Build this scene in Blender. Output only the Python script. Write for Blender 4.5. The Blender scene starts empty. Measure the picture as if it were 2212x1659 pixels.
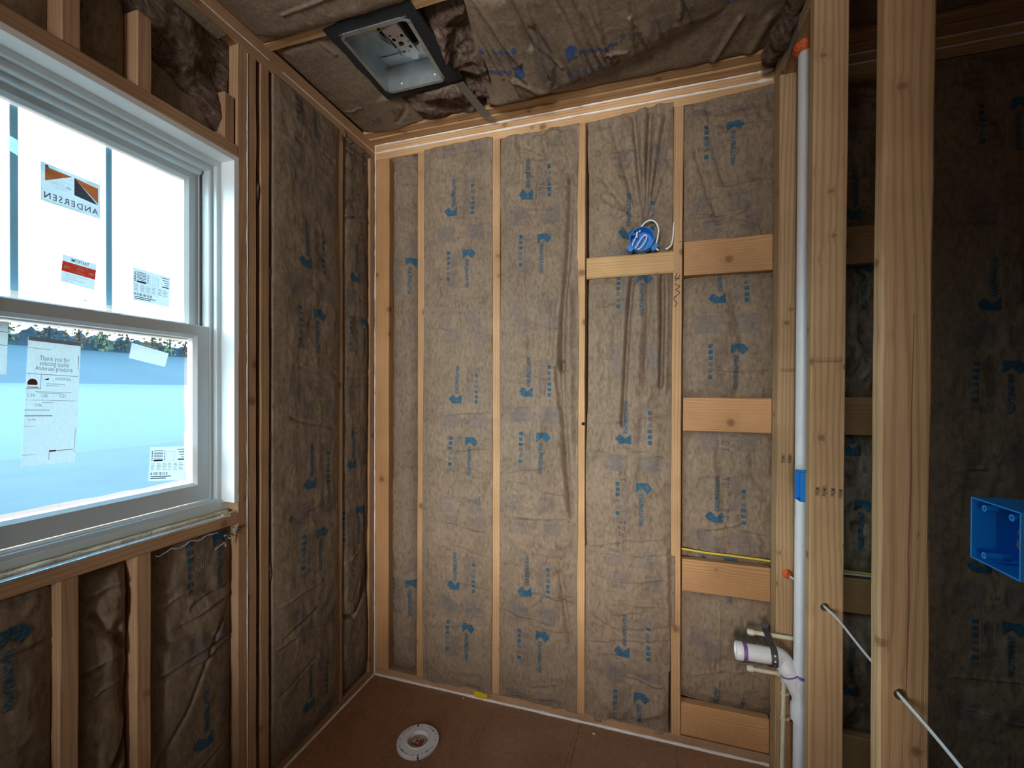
import bpy, bmesh, math, random
import numpy as np
from mathutils import Vector, Matrix

# ------------------------------------------------------------------ camera, world, light
random.seed(7)
SC = bpy.context.scene
COL = SC.collection
CAM = (1.3565, -1.9387, 1.4966)
cam_d = bpy.data.cameras.new('camera')
cam = bpy.data.objects.new('camera', cam_d); COL.objects.link(cam)
yaw, pit, rol = math.radians(17.2826), math.radians(-0.3467), math.radians(0.2147)
Fv = Vector((-math.sin(yaw)*math.cos(pit), math.cos(yaw)*math.cos(pit), math.sin(pit)))
Rv = Vector((math.cos(yaw), math.sin(yaw), 0)); Uv = Rv.cross(Fv)
R2 = Rv*math.cos(rol)+Uv*math.sin(rol); U2 = -Rv*math.sin(rol)+Uv*math.cos(rol)
m = Matrix((R2, U2, -Fv)).transposed().to_4x4(); m.translation = CAM
cam.matrix_world = m
cam_d.sensor_width = 36.0; cam_d.sensor_fit = 'HORIZONTAL'
cam_d.lens = 36.0*927.19/2212.0
cam_d.shift_y = (849.21-829.5)/2212.0
cam_d.clip_start = 0.02; cam_d.clip_end = 400
SC.camera = cam
vs = SC.view_settings
vs.view_transform = 'Standard'; vs.look = 'None'; vs.gamma = 1.0; vs.exposure = 0.0
vs.use_curve_mapping = False
SC.cycles.use_denoising = True
SC.cycles.max_bounces = 9; SC.cycles.diffuse_bounces = 5; SC.cycles.transparent_max_bounces = 12
SC.cycles.sample_clamp_indirect = 6.0

W = bpy.data.worlds.new('sky'); SC.world = W; W.use_nodes = True
wn = W.node_tree; wn.nodes.clear()
wo = wn.nodes.new('ShaderNodeOutputWorld'); wb = wn.nodes.new('ShaderNodeBackground')
wb.inputs['Strength'].default_value = 1.0
# overcast sky with a brighter band of low hazy sky on the window side
wt = wn.nodes.new('ShaderNodeTexCoord'); wx = wn.nodes.new('ShaderNodeSeparateXYZ'); wn.links.new(wt.outputs['Generated'], wx.inputs[0])
wr = wn.nodes.new('ShaderNodeValToRGB'); wn.links.new(wx.outputs['Z'], wr.inputs[0])
for k, (p, c) in enumerate(((0.03, (0, 0, 0, 1)), (0.14, (1, 1, 1, 1)), (0.42, (1, 1, 1, 1)), (0.60, (0, 0, 0, 1)))):
    e_ = wr.color_ramp.elements[k] if k < 2 else wr.color_ramp.elements.new(p)
    e_.position = p; e_.color = c
wm = wn.nodes.new('ShaderNodeMapRange'); wm.inputs[1].default_value = 0.25; wm.inputs[2].default_value = -0.25; wn.links.new(wx.outputs['X'], wm.inputs[0])
wq = wn.nodes.new('ShaderNodeMath'); wq.operation = 'MULTIPLY'; wn.links.new(wr.outputs[0], wq.inputs[0]); wn.links.new(wm.outputs[0], wq.inputs[1])
wmx = wn.nodes.new('ShaderNodeMix'); wmx.data_type = 'RGBA'; wn.links.new(wq.outputs[0], wmx.inputs[0])
wmx.inputs[6].default_value = (7.6, 8.6, 9.6, 1); wmx.inputs[7].default_value = (32, 24, 19.5, 1)
wn.links.new(wmx.outputs[2], wb.inputs['Color']); wn.links.new(wb.outputs[0], wo.inputs[0])

def area(name, loc, target, sx, sy, power, color, portal=False):
    l = bpy.data.lights.new(name, 'AREA'); l.shape = 'RECTANGLE'; l.size = sx; l.size_y = sy
    l.energy = power; l.color = color
    if portal: l.cycles.is_portal = True
    o = bpy.data.objects.new(name, l); COL.objects.link(o); o.location = loc
    o.rotation_euler = (Vector(target)-Vector(loc)).to_track_quat('-Z', 'Y').to_euler()
    return o
# daylight that comes in through the wide doorway behind the camera
area('doorway_daylight', (0.95, -5.70, 1.50), (1.05, 0, 1.50), 1.3, 1.2, 215, (1.0, 0.96, 0.90))
area('window_portal', (-0.20, -1.18, 1.69), (1.0, -1.18, 1.69), 0.8, 1.3, 1, (1, 1, 1), portal=True)

# ------------------------------------------------------------------ numpy noise
_rs = np.random.RandomState(11)
_T = _rs.rand(256, 256)
def vnoise(x, y, s=0):
    x = np.asarray(x, float)+s*17.31; y = np.asarray(y, float)+s*9.77
    xi = np.floor(x).astype(int); yi = np.floor(y).astype(int)
    fx = x-xi; fy = y-yi; fx = fx*fx*(3-2*fx); fy = fy*fy*(3-2*fy)
    a = _T[xi % 256, yi % 256]; b = _T[(xi+1) % 256, yi % 256]; c = _T[xi % 256, (yi+1) % 256]; d = _T[(xi+1) % 256, (yi+1) % 256]
    return (a*(1-fx)+b*fx)*(1-fy)+(c*(1-fx)+d*fx)*fy-0.5
def fbm(x, y, o=4, s=0, g=0.5):
    t = 0; a = 1
    for i in range(o):
        t = t+a*vnoise(x*2**i, y*2**i, s+i*3); a *= g
    return t
def ridged(x, y, o=3, s=0):
    t = 0; a = 1
    for i in range(o):
        t = t+a*(0.25-np.abs(vnoise(x*2**i, y*2**i, s+i*5))); a *= 0.5
    return t

# ------------------------------------------------------------------ materials
def newmat(name):
    M = bpy.data.materials.new(name); M.use_nodes = True
    nt = M.node_tree; nt.nodes.clear()
    out = nt.nodes.new('ShaderNodeOutputMaterial')
    return M, nt, out
def N(nt, t, **kw):
    n = nt.nodes.new(t)
    for k, v in kw.items():
        if k.startswith('_'): setattr(n, k[1:], v)
        else: n.inputs[k].default_value = v
    return n
def L(nt, a, b): nt.links.new(a, b)
def ramp(nt, src, stops):
    r = nt.nodes.new('ShaderNodeValToRGB'); e = r.color_ramp.elements
    while len(e) < len(stops): e.new(0.5)
    for i, (p, c) in enumerate(stops):
        e[i].position = p; e[i].color = (*c, 1) if len(c) == 3 else c
    L(nt, src, r.inputs[0]); return r
def mixc(nt, fac, a, b, mode='MIX'):
    n = nt.nodes.new('ShaderNodeMix'); n.data_type = 'RGBA'; n.blend_type = mode
    for s, v in ((n.inputs[0], fac), (n.inputs[6], a), (n.inputs[7], b)):
        if hasattr(v, 'links'): L(nt, v, s)
        else: s.default_value = v if not isinstance(v, tuple) or len(v) == 4 else (*v, 1)
    return n.outputs[2]
def plain(name, col, rough=0.5, metal=0.0, var=0.0, scale=20, bump=0.0, spec=0.5, bscale=None):
    M, nt, out = newmat(name)
    b = N(nt, 'ShaderNodeBsdfPrincipled', Roughness=rough, Metallic=metal)
    b.inputs['Specular IOR Level'].default_value = spec
    b.inputs['Base Color'].default_value = (*col, 1)
    tc = nt.nodes.new('ShaderNodeTexCoord')
    if var:
        n = N(nt, 'ShaderNodeTexNoise', Scale=scale, Detail=4.0)
        L(nt, tc.outputs['Object'], n.inputs['Vector'])
        r = ramp(nt, n.outputs['Fac'], [(0.3, tuple(c*(1-var) for c in col)), (0.7, tuple(min(1, c*(1+var)) for c in col))])
        L(nt, r.outputs[0], b.inputs['Base Color'])
    if bump:
        n = N(nt, 'ShaderNodeTexNoise', Scale=bscale or scale*3, Detail=5.0)
        L(nt, tc.outputs['Object'], n.inputs['Vector'])
        bm = N(nt, 'ShaderNodeBump', Strength=bump, Distance=0.01)
        L(nt, n.outputs['Fac'], bm.inputs['Height']); L(nt, bm.outputs[0], b.inputs['Normal'])
    L(nt, b.outputs[0], out.inputs[0]); return M

def wood(name, light, dark, knotc=(0.17, 0.075, 0.03), rings=1.0, ks=7.0):
    M, nt, out = newmat(name)
    b = N(nt, 'ShaderNodeBsdfPrincipled', Roughness=0.62)
    b.inputs['Specular IOR Level'].default_value = 0.25
    tc = nt.nodes.new('ShaderNodeTexCoord'); oi = nt.nodes.new('ShaderNodeObjectInfo')
    off = N(nt, 'ShaderNodeVectorMath', _operation='SCALE')
    cr = nt.nodes.new('ShaderNodeCombineXYZ')
    m1 = N(nt, 'ShaderNodeMath', _operation='MULTIPLY_ADD'); m1.inputs[1].default_value = 0.16; m1.inputs[2].default_value = 0.03
    m2 = N(nt, 'ShaderNodeMath', _operation='MULTIPLY'); m2.inputs[1].default_value = 37.0
    L(nt, oi.outputs['Random'], m1.inputs[0]); L(nt, oi.outputs['Random'], m2.inputs[0])
    L(nt, m1.outputs[0], cr.inputs[0]); L(nt, m1.outputs[0], cr.inputs[1]); L(nt, m2.outputs[0], cr.inputs[2])
    ad = N(nt, 'ShaderNodeVectorMath', _operation='ADD')
    L(nt, tc.outputs['Object'], ad.inputs[0]); L(nt, cr.outputs[0], ad.inputs[1])
    # knots
    vo = N(nt, 'ShaderNodeTexVoronoi', Scale=ks, Randomness=1.0)
    L(nt, ad.outputs[0], vo.inputs['Vector'])
    kn = ramp(nt, vo.outputs['Distance'], [(0.05, (1, 1, 1)), (0.095, (0.75, 0.75, 0.75)), (0.14, (0.12, 0.12, 0.12)), (0.32, (0, 0, 0))])
    # grain warped by knots and slow noise
    mp = nt.nodes.new('ShaderNodeMapping'); mp.inputs['Scale'].default_value = (1, 1, 0.07)
    L(nt, ad.outputs[0], mp.inputs[0])
    n1 = N(nt, 'ShaderNodeTexNoise', Scale=9.0, Detail=2.0)
    L(nt, mp.outputs[0], n1.inputs['Vector'])
    sc1 = N(nt, 'ShaderNodeVectorMath', _operation='MULTIPLY_ADD')
    sc1.inputs[1].default_value = (0.05, 0.05, 0.0)
    L(nt, n1.outputs['Color'], sc1.inputs[0]); L(nt, mp.outputs[0], sc1.inputs[2])
    kd = N(nt, 'ShaderNodeVectorMath', _operation='MULTIPLY_ADD'); kd.inputs[1].default_value = (0.012, 0.012, 0.0)
    L(nt, kn.outputs[0], kd.inputs[0]); L(nt, sc1.outputs[0], kd.inputs[2])
    wv = N(nt, 'ShaderNodeTexWave', _wave_type='RINGS', _rings_direction='Z', Scale=34.0*rings, Distortion=0.8, Detail=1.0)
    L(nt, kd.outputs[0], wv.inputs['Vector'])
    mp2 = nt.nodes.new('ShaderNodeMapping'); mp2.inputs['Scale'].default_value = (1, 1, 0.02)
    L(nt, ad.outputs[0], mp2.inputs[0])
    n2 = N(nt, 'ShaderNodeTexNoise', Scale=420.0, Detail=2.0); L(nt, mp2.outputs[0], n2.inputs['Vector'])
    n3 = N(nt, 'ShaderNodeTexNoise', Scale=3.0, Detail=3.0); L(nt, ad.outputs[0], n3.inputs['Vector'])
    wr_ = ramp(nt, wv.outputs['Fac'], [(0.0, (0, 0, 0)), (0.55, (0.15, 0.15, 0.15)), (1.0, (0.7, 0.7, 0.7))])
    c = mixc(nt, wr_.outputs[0], light, dark)
    r2 = ramp(nt, n2.outputs['Fac'], [(0.3, (0.88, 0.86, 0.84)), (0.7, (1.0, 1.0, 1.0))])
    c = mixc(nt, 1.0, c, r2.outputs[0], 'MULTIPLY')
    r3 = ramp(nt, n3.outputs['Fac'], [(0.35, (0.84, 0.80, 0.76)), (0.65, (1.06, 1.05, 1.04))])
    c = mixc(nt, 1.0, c, r3.outputs[0], 'MULTIPLY')
    k2 = N(nt, 'ShaderNodeMath', _operation='MULTIPLY'); k2.inputs[1].default_value = 0.8
    L(nt, kn.outputs[0], k2.inputs[0])
    c = mixc(nt, k2.outputs[0], c, knotc)
    # tone per board
    hv = nt.nodes.new('ShaderNodeMath'); hv.operation = 'MULTIPLY_ADD'; hv.inputs[1].default_value = 0.22; hv.inputs[2].default_value = 0.88
    L(nt, oi.outputs['Random'], hv.inputs[0])
    hs = N(nt, 'ShaderNodeHueSaturation'); L(nt, hv.outputs[0], hs.inputs['Value']); L(nt, c, hs.inputs['Color'])
    L(nt, hs.outputs[0], b.inputs['Base Color'])
    bm = N(nt, 'ShaderNodeBump', Strength=0.25, Distance=0.002)
    L(nt, n2.outputs['Fac'], bm.inputs['Height']); L(nt, bm.outputs[0], b.inputs['Normal'])
    L(nt, b.outputs[0], out.inputs[0]); return M

WOOD_O = wood('orange_pine', (0.62, 0.41, 0.22), (0.45, 0.255, 0.115))
WOOD_F = wood('fir_block', (0.57, 0.345, 0.17), (0.42, 0.215, 0.09), rings=1.5)
WOOD_Y = wood('pale_spruce', (0.55, 0.39, 0.225), (0.39, 0.24, 0.12), rings=0.8, ks=10.5)
WOOD_L = wood('dusty_pine', (0.53, 0.35, 0.21), (0.41, 0.245, 0.14))

def kraft(name, a, b_, c_):
    M, nt, out = newmat(name)
    b = N(nt, 'ShaderNodeBsdfPrincipled', Roughness=0.78); b.inputs['Specular IOR Level'].default_value = 0.18
    tc = nt.nodes.new('ShaderNodeTexCoord')
    mp = nt.nodes.new('ShaderNodeMapping'); mp.inputs['Scale'].default_value = (1, 1, 0.45)
    L(nt, tc.outputs['Object'], mp.inputs[0])
    n1 = N(nt, 'ShaderNodeTexNoise', Scale=85.0, Detail=5.0, Roughness=0.65); L(nt, mp.outputs[0], n1.inputs['Vector'])
    n2 = N(nt, 'ShaderNodeTexNoise', Scale=6.0, Detail=4.0, Roughness=0.6); L(nt, tc.outputs['Object'], n2.inputs['Vector'])
    r1 = ramp(nt, n1.outputs['Fac'], [(0.28, c_), (0.46, b_), (0.72, a)])
    r2 = ramp(nt, n2.outputs['Fac'], [(0.3, (0.80, 0.79, 0.78)), (0.7, (1.08, 1.06, 1.04))])
    c = mixc(nt, 1.0, r1.outputs[0], r2.outputs[0], 'MULTIPLY')
    L(nt, c, b.inputs['Base Color'])
    n3 = N(nt, 'ShaderNodeTexNoise', Scale=38.0, Detail=6.0, Roughness=0.62); L(nt, mp.outputs[0], n3.inputs['Vector'])
    bm = N(nt, 'ShaderNodeBump', Strength=0.35, Distance=0.005)
    L(nt, n3.outputs['Fac'], bm.inputs['Height']); L(nt, bm.outputs[0], b.inputs['Normal'])
    L(nt, b.outputs[0], out.inputs[0]); return M
KRAFT = kraft('kraft_paper', (0.315, 0.25, 0.184), (0.243, 0.188, 0.136), (0.155, 0.115, 0.083))

def ink(name, col, cover):
    M, nt, out = newmat(name)
    b = N(nt, 'ShaderNodeBsdfPrincipled', Roughness=0.8); b.inputs['Specular IOR Level'].default_value = 0.15
    tc = nt.nodes.new('ShaderNodeTexCoord')
    n1 = N(nt, 'ShaderNodeTexNoise', Scale=160.0, Detail=4.0); L(nt, tc.outputs['Object'], n1.inputs['Vector'])
    r = ramp(nt, n1.outputs['Fac'], [(cover-0.12, (0, 0, 0)), (cover+0.1, (1, 1, 1))])
    c = mixc(nt, r.outputs[0], col, (0.26, 0.20, 0.145))
    L(nt, c, b.inputs['Base Color']); L(nt, b.outputs[0], out.inputs[0]); return M
INK = ink('printed_blue_ink', (0.028, 0.10, 0.165), 0.66)
INKV = ink('printed_violet_ink', (0.05, 0.10, 0.30), 0.66)
INKF = ink('fine_print_ink', (0.145, 0.14, 0.165), 0.58)
INKD = ink('dot_matrix_ink', (0.045, 0.065, 0.12), 0.6)
STAMP = plain('stamp_ink', (0.07, 0.055, 0.045), 0.8)
PENCIL = plain('black_marker', (0.03, 0.025, 0.03), 0.7)

def woolmat():
    M, nt, out = newmat('brown_mineral_wool')
    b = N(nt, 'ShaderNodeBsdfPrincipled', Roughness=0.95); b.inputs['Specular IOR Level'].default_value = 0.05
    tc = nt.nodes.new('ShaderNodeTexCoord')
    n1 = N(nt, 'ShaderNodeTexNoise', Scale=13.0, Detail=7.0, Roughness=0.68, Distortion=3.5); L(nt, tc.outputs['Object'], n1.inputs['Vector'])
    r = ramp(nt, n1.outputs['Fac'], [(0.30, (0.075, 0.045, 0.035)), (0.47, (0.17, 0.115, 0.09)), (0.58, (0.27, 0.20, 0.15)), (0.74, (0.46, 0.40, 0.34))])
    L(nt, r.outputs[0], b.inputs['Base Color'])
    n2 = N(nt, 'ShaderNodeTexNoise', Scale=32.0, Detail=9.0, Roughness=0.78, Distortion=5.0); L(nt, tc.outputs['Object'], n2.inputs['Vector'])
    bm = N(nt, 'ShaderNodeBump', Strength=0.9, Distance=0.012)
    L(nt, n2.outputs['Fac'], bm.inputs['Height']); L(nt, bm.outputs[0], b.inputs['Normal'])
    L(nt, b.outputs[0], out.inputs[0]); return M
WOOL = woolmat()

def floormat():
    M, nt, out = newmat('stained_subfloor')
    b = N(nt, 'ShaderNodeBsdfPrincipled', Roughness=0.72); b.inputs['Specular IOR Level'].default_value = 0.25
    tc = nt.nodes.new('ShaderNodeTexCoord')
    n1 = N(nt, 'ShaderNodeTexNoise', Scale=2.2, Detail=5.0, Roughness=0.6, Distortion=0.6); L(nt, tc.outputs['Object'], n1.inputs['Vector'])
    n2 = N(nt, 'ShaderNodeTexNoise', Scale=60.0, Detail=6.0, Roughness=0.7); L(nt, tc.outputs['Object'], n2.inputs['Vector'])
    r1 = ramp(nt, n1.outputs['Fac'], [(0.3, (0.24, 0.125, 0.068)), (0.5, (0.34, 0.185, 0.10)), (0.7, (0.39, 0.23, 0.14))])
    r2 = ramp(nt, n2.outputs['Fac'], [(0.3, (0.78, 0.76, 0.74)), (0.7, (1.1, 1.1, 1.1))])
    c = mixc(nt, 1.0, r1.outputs[0], r2.outputs[0], 'MULTIPLY')
    vo = N(nt, 'ShaderNodeTexVoronoi', Scale=14.0); L(nt, tc.outputs['Object'], vo.inputs['Vector'])
    r3 = ramp(nt, vo.outputs['Distance'], [(0.03, (1, 1, 1)), (0.055, (0, 0, 0))])
    c = mixc(nt, r3.outputs[0], c, (0.07, 0.04, 0.03))
    L(nt, c, b.inputs['Base Color'])
    bm = N(nt, 'ShaderNodeBump', Strength=0.35, Distance=0.004)
    L(nt, n2.outputs['Fac'], bm.inputs['Height']); L(nt, bm.outputs[0], b.inputs['Normal'])
    L(nt, b.outputs[0], out.inputs[0]); return M
FLOORM = floormat()
OSB = plain('sheathing_board', (0.20, 0.13, 0.08), 0.85, var=0.3, scale=30)
GYP = plain('grey_gypsum_board', (0.12, 0.10, 0.09), 0.9, var=0.1, scale=6)
CAULK = plain('white_caulk', (0.84, 0.83, 0.80), 0.5, var=0.06, scale=40, bump=0.3)
VINYL = plain('white_window_vinyl', (0.60, 0.67, 0.69), 0.38, var=0.02, scale=5)
JAMBW = plain('white_painted_jamb', (0.82, 0.86, 0.87), 0.45, var=0.02, scale=5)
SEAL = plain('dark_weather_seal', (0.05, 0.05, 0.055), 0.7)
BLUEP = plain('blue_box_plastic', (0.0, 0.185, 0.62), 0.42, var=0.05, scale=12)
PVC = plain('white_pvc', (0.76, 0.79, 0.84), 0.33, var=0.03, scale=25, bump=0.05)
PURP = plain('purple_primer', (0.22, 0.10, 0.36), 0.45, var=0.2, scale=60)
CPVC = plain('cream_cpvc', (0.72, 0.69, 0.53), 0.4, var=0.04, scale=25)
STRAPM = plain('grey_perforated_strap', (0.10, 0.095, 0.11), 0.45, metal=0.4)
CABW = plain('white_cable_jacket', (0.80, 0.79, 0.74), 0.45)
CABG = plain('grey_white_cable', (0.62, 0.64, 0.68), 0.4)
CABY = plain('yellow_cable_jacket', (0.70, 0.56, 0.06), 0.45)
FOAMO = plain('orange_fire_foam', (0.78, 0.16, 0.05), 0.75, var=0.25, scale=40, bump=0.8)
GALV = plain('galvanised_steel', (0.50, 0.56, 0.58), 0.42, metal=0.85, var=0.22, scale=9)
GALVB = plain('bracket_steel', (0.60, 0.63, 0.68), 0.40, metal=0.9, var=0.1, scale=9)
DULLM = plain('dull_strap_steel', (0.26, 0.245, 0.235), 0.6, metal=0.5, var=0.08, scale=10)
BLACKF = plain('black_foam_gasket', (0.014, 0.017, 0.022), 0.85, bump=0.3, scale=30)
DARK = plain('dark_void', (0.006, 0.006, 0.006), 0.9)
YEL = plain('yellow_tape', (0.62, 0.50, 0.01), 0.5)
RED = plain('maroon_test_cap', (0.22, 0.045, 0.045), 0.5, var=0.3, scale=60)
FOIL = plain('silver_flashing_tape', (0.75, 0.79, 0.82), 0.28, metal=0.85, bump=0.2, scale=12)
TANF = plain('tan_sill_sealant', (0.50, 0.42, 0.29), 0.7, var=0.25, scale=30, bump=0.6)
RAWW = plain('raw_window_wood', (0.55, 0.38, 0.20), 0.6, var=0.15, scale=15)

def paper(name, col, tr=0.45):
    M, nt, out = newmat(name)
    d = N(nt, 'ShaderNodeBsdfDiffuse'); d.inputs['Color'].default_value = (*col, 1)
    t = N(nt, 'ShaderNodeBsdfTranslucent'); t.inputs['Color'].default_value = (*col, 1)
    n1 = N(nt, 'ShaderNodeTexNoise', Scale=25.0, Detail=3.0)
    r = ramp(nt, n1.outputs['Fac'], [(0.3, tuple(c*0.93 for c in col)), (0.7, col)])
    L(nt, r.outputs[0], d.inputs['Color']); L(nt, r.outputs[0], t.inputs['Color'])
    mx = N(nt, 'ShaderNodeMixShader', Fac=tr); L(nt, d.outputs[0], mx.inputs[1]); L(nt, t.outputs[0], mx.inputs[2])
    L(nt, mx.outputs[0], out.inputs[0]); return M
PAPER = paper('sticker_paper', (0.84, 0.85, 0.85), 0.42)
PAPERW = paper('white_label_paper', (0.88, 0.88, 0.87), 0.5)
SORANGE = paper('sticker_orange', (0.90, 0.27, 0.09), 0.36)
SGREY = paper('sticker_charcoal', (0.12, 0.13, 0.17), 0.25)
SRED = paper('sticker_red', (0.95, 0.08, 0.04), 0.4)
SINK = paper('sticker_ink', (0.09, 0.10, 0.15), 0.1)
SFADE = paper('faded_sticker_ink', (0.34, 0.34, 0.40), 0.14)
SMAR = paper('sticker_maroon', (0.25, 0.07, 0.06), 0.1)

def glassmat():
    M, nt, out = newmat('window_glass')
    t = N(nt, 'ShaderNodeBsdfTransparent'); t.inputs['Color'].default_value = (0.95, 0.98, 0.98, 1)
    g = N(nt, 'ShaderNodeBsdfGlossy', Roughness=0.02)
    f = N(nt, 'ShaderNodeFresnel', IOR=1.45)
    ge = nt.nodes.new('ShaderNodeNewGeometry'); iv = N(nt, 'ShaderNodeMath', _operation='SUBTRACT'); iv.inputs[0].default_value = 1.0; L(nt, ge.outputs['Backfacing'], iv.inputs[1])
    fm = N(nt, 'ShaderNodeMath', _operation='MULTIPLY'); L(nt, f.outputs[0], fm.inputs[0]); L(nt, iv.outputs[0], fm.inputs[1])
    mx = nt.nodes.new('ShaderNodeMixShader'); L(nt, fm.outputs[0], mx.inputs[0]); L(nt, t.outputs[0], mx.inputs[1]); L(nt, g.outputs[0], mx.inputs[2])
    L(nt, mx.outputs[0], out.inputs[0]); return M
GLASS = glassmat()
def filmmat(name, tcol, scol, fac):
    M, nt, out = newmat(name)
    t = N(nt, 'ShaderNodeBsdfTransparent'); t.inputs['Color'].default_value = (*tcol, 1)
    tc = nt.nodes.new('ShaderNodeTexCoord')
    mp = nt.nodes.new('ShaderNodeMapping'); mp.inputs['Scale'].default_value = (1, 1, 4)
    L(nt, tc.outputs['Object'], mp.inputs[0])
    n1 = N(nt, 'ShaderNodeTexNoise', Scale=4.0, Detail=3.0); L(nt, mp.outputs[0], n1.inputs['Vector'])
    d = N(nt, 'ShaderNodeBsdfTranslucent'); d.inputs['Color'].default_value = (*scol, 1)
    r = ramp(nt, n1.outputs['Fac'], [(0.35, (fac*0.8,)*3), (0.75, (fac*1.3,)*3)])
    mx = nt.nodes.new('ShaderNodeMixShader'); L(nt, r.outputs[0], mx.inputs[0]); L(nt, t.outputs[0], mx.inputs[1]); L(nt, d.outputs[0], mx.inputs[2])
    L(nt, mx.outputs[0], out.inputs[0]); return M
FILM = filmmat('blue_protective_film', (0.62, 0.86, 0.995), (0.30, 0.75, 1.0), 0.003)
TAPET = filmmat('clear_tape', (0.80, 0.90, 0.92), (0.6, 0.8, 0.85), 0.25)

# ------------------------------------------------------------------ mesh helpers
def tag(o, label=None, cat=None, group=None, kind=None):
    if label: o['label'] = label
    if cat: o['category'] = cat
    if group: o['group'] = group
    if kind: o['kind'] = kind
    return o
def empty(name, loc, label=None, cat=None, group=None, kind=None):
    o = bpy.data.objects.new(name, None); COL.objects.link(o); o.location = loc; o.empty_display_size = 0.05
    return tag(o, label, cat, group, kind)
def wloc(p):
    v = Vector((0, 0, 0))
    while p is not None: v += p.location; p = p.parent
    return v
class MB:
    def __init__(s): s.v = []; s.f = []; s.m = []
    def add(s, vs_, fs, mi=0):
        b = len(s.v); s.v += [tuple(p) for p in vs_]; s.f += [tuple(b+i for i in f) for f in fs]; s.m += [mi]*len(fs); return s
    def box(s, x0, x1, y0, y1, z0, z1, mi=0):
        return s.add([(x0, y0, z0), (x1, y0, z0), (x1, y1, z0), (x0, y1, z0), (x0, y0, z1), (x1, y0, z1), (x1, y1, z1), (x0, y1, z1)],
                     [(3, 2, 1, 0), (4, 5, 6, 7), (0, 1, 5, 4), (1, 2, 6, 5), (2, 3, 7, 6), (3, 0, 4, 7)], mi)
    def tube(s, pts, r, n=12, mi=0, caps=True, flat=1.0):
        P = [Vector(p) for p in pts]; rs = r if isinstance(r, (list, tuple)) else [r]*len(P)
        vs_ = []; up = None
        for i, p in enumerate(P):
            t = (P[min(i+1, len(P)-1)]-P[max(i-1, 0)]).normalized()
            if up is None:
                up = Vector((0, 0, 1)) if abs(t.z) < 0.9 else Vector((1, 0, 0))
            a = (up-t*up.dot(t)).normalized(); up = a; b = t.cross(a)
            for k in range(n):
                th = 2*math.pi*k/n
                vs_.append(p+(a*math.cos(th)+b*math.sin(th)*flat)*rs[i])
        fs = []
        for i in range(len(P)-1):
            for k in range(n):
                k2 = (k+1) % n
                fs.append((i*n+k, i*n+k2, (i+1)*n+k2, (i+1)*n+k))
        if caps: fs += [tuple(range(n))[::-1], tuple((len(P)-1)*n+k for k in range(n))]
        return s.add(vs_, fs, mi)
    def prism(s, poly, vec, mi=0):
        n = len(poly); P = [Vector(p) for p in poly]; V = Vector(vec)
        return s.add(P+[p+V for p in P], [tuple(range(n))[::-1], tuple(n+i for i in range(n))]+[(i, (i+1) % n, n+(i+1) % n, n+i) for i in range(n)], mi)
    def lathe(s, prof, c, axis='z', n=40, mi=0, close=True):
        c = Vector(c); vs_ = []; fs = []; m_ = len(prof)
        for k in range(n):
            th = 2*math.pi*k/n
            for (r, h) in prof:
                p = {'z': Vector((r*math.cos(th), r*math.sin(th), h)), 'x': Vector((h, r*math.cos(th), r*math.sin(th))), 'y': Vector((r*math.cos(th), h, r*math.sin(th)))}[axis]
                vs_.append(c+p)
        for k in range(n):
            k2 = (k+1) % n
            for i in range(m_ if close else m_-1):
                i2 = (i+1) % m_
                fs.append((k*m_+i, k2*m_+i, k2*m_+i2, k*m_+i2))
        return s.add(vs_, fs, mi)
    def build(s, name, mats, parent=None, smooth=False, label=None, cat=None, group=None, kind=None, origin=None, bevel=0):
        if not isinstance(mats, (list, tuple)): mats = [mats]
        V = np.array(s.v, float)
        if parent is not None: o0 = np.array(wloc(parent)); 
        elif origin is not None: o0 = np.array(origin)
        else: o0 = np.array([(V[:, 0].min()+V[:, 0].max())/2, (V[:, 1].min()+V[:, 1].max())/2, V[:, 2].min()])
        me = bpy.data.meshes.new(name); me.from_pydata((V-o0).tolist(), [], s.f); 
        for mm in mats: me.materials.append(mm)
        me.polygons.foreach_set('material_index', s.m)
        if smooth:
            me.polygons.foreach_set('use_smooth', [True]*len(s.f))
        bm = bmesh.new(); bm.from_mesh(me); bmesh.ops.recalc_face_normals(bm, faces=bm.faces); bm.to_mesh(me); bm.free()
        if smooth: me.set_sharp_from_angle(angle=math.radians(40))
        me.update()
        o = bpy.data.objects.new(name, me); COL.objects.link(o)
        if parent is not None: o.parent = parent
        else: o.location = o0.tolist()
        if bevel:
            md = o.modifiers.new('bevel', 'BEVEL'); md.width = bevel; md.segments = 2; md.limit_method = 'ANGLE'
        return tag(o, label, cat, group, kind)

# text -> flat polygons (u to the right, v up), origin at left of the baseline
_tc = {}
def text2d(s, size=1.0, sx=1.0, shear=0.0, bold=0.0, align='LEFT', spacing=1.0):
    key = (s, sx, shear, bold, align, spacing)
    if key not in _tc:
        cu = bpy.data.curves.new('t', 'FONT'); cu.body = s; cu.size = 1.0; cu.shear = shear; cu.offset = bold
        cu.resolution_u = 2; cu.align_x = align; cu.space_character = spacing
        o = bpy.data.objects.new('t', cu); COL.objects.link(o)
        dg = bpy.context.evaluated_depsgraph_get(); dg.update()
        me = bpy.data.meshes.new_from_object(o.evaluated_get(dg))
        vs_ = [(v.co.x*sx, v.co.y) for v in me.vertices]; fs = [tuple(p.vertices) for p in me.polygons]
        bpy.data.objects.remove(o); bpy.data.curves.remove(cu); bpy.data.meshes.remove(me)
        _tc[key] = (vs_, fs)
    vs_, fs = _tc[key]
    return [(a*size, b*size) for a, b in vs_], fs

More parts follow.
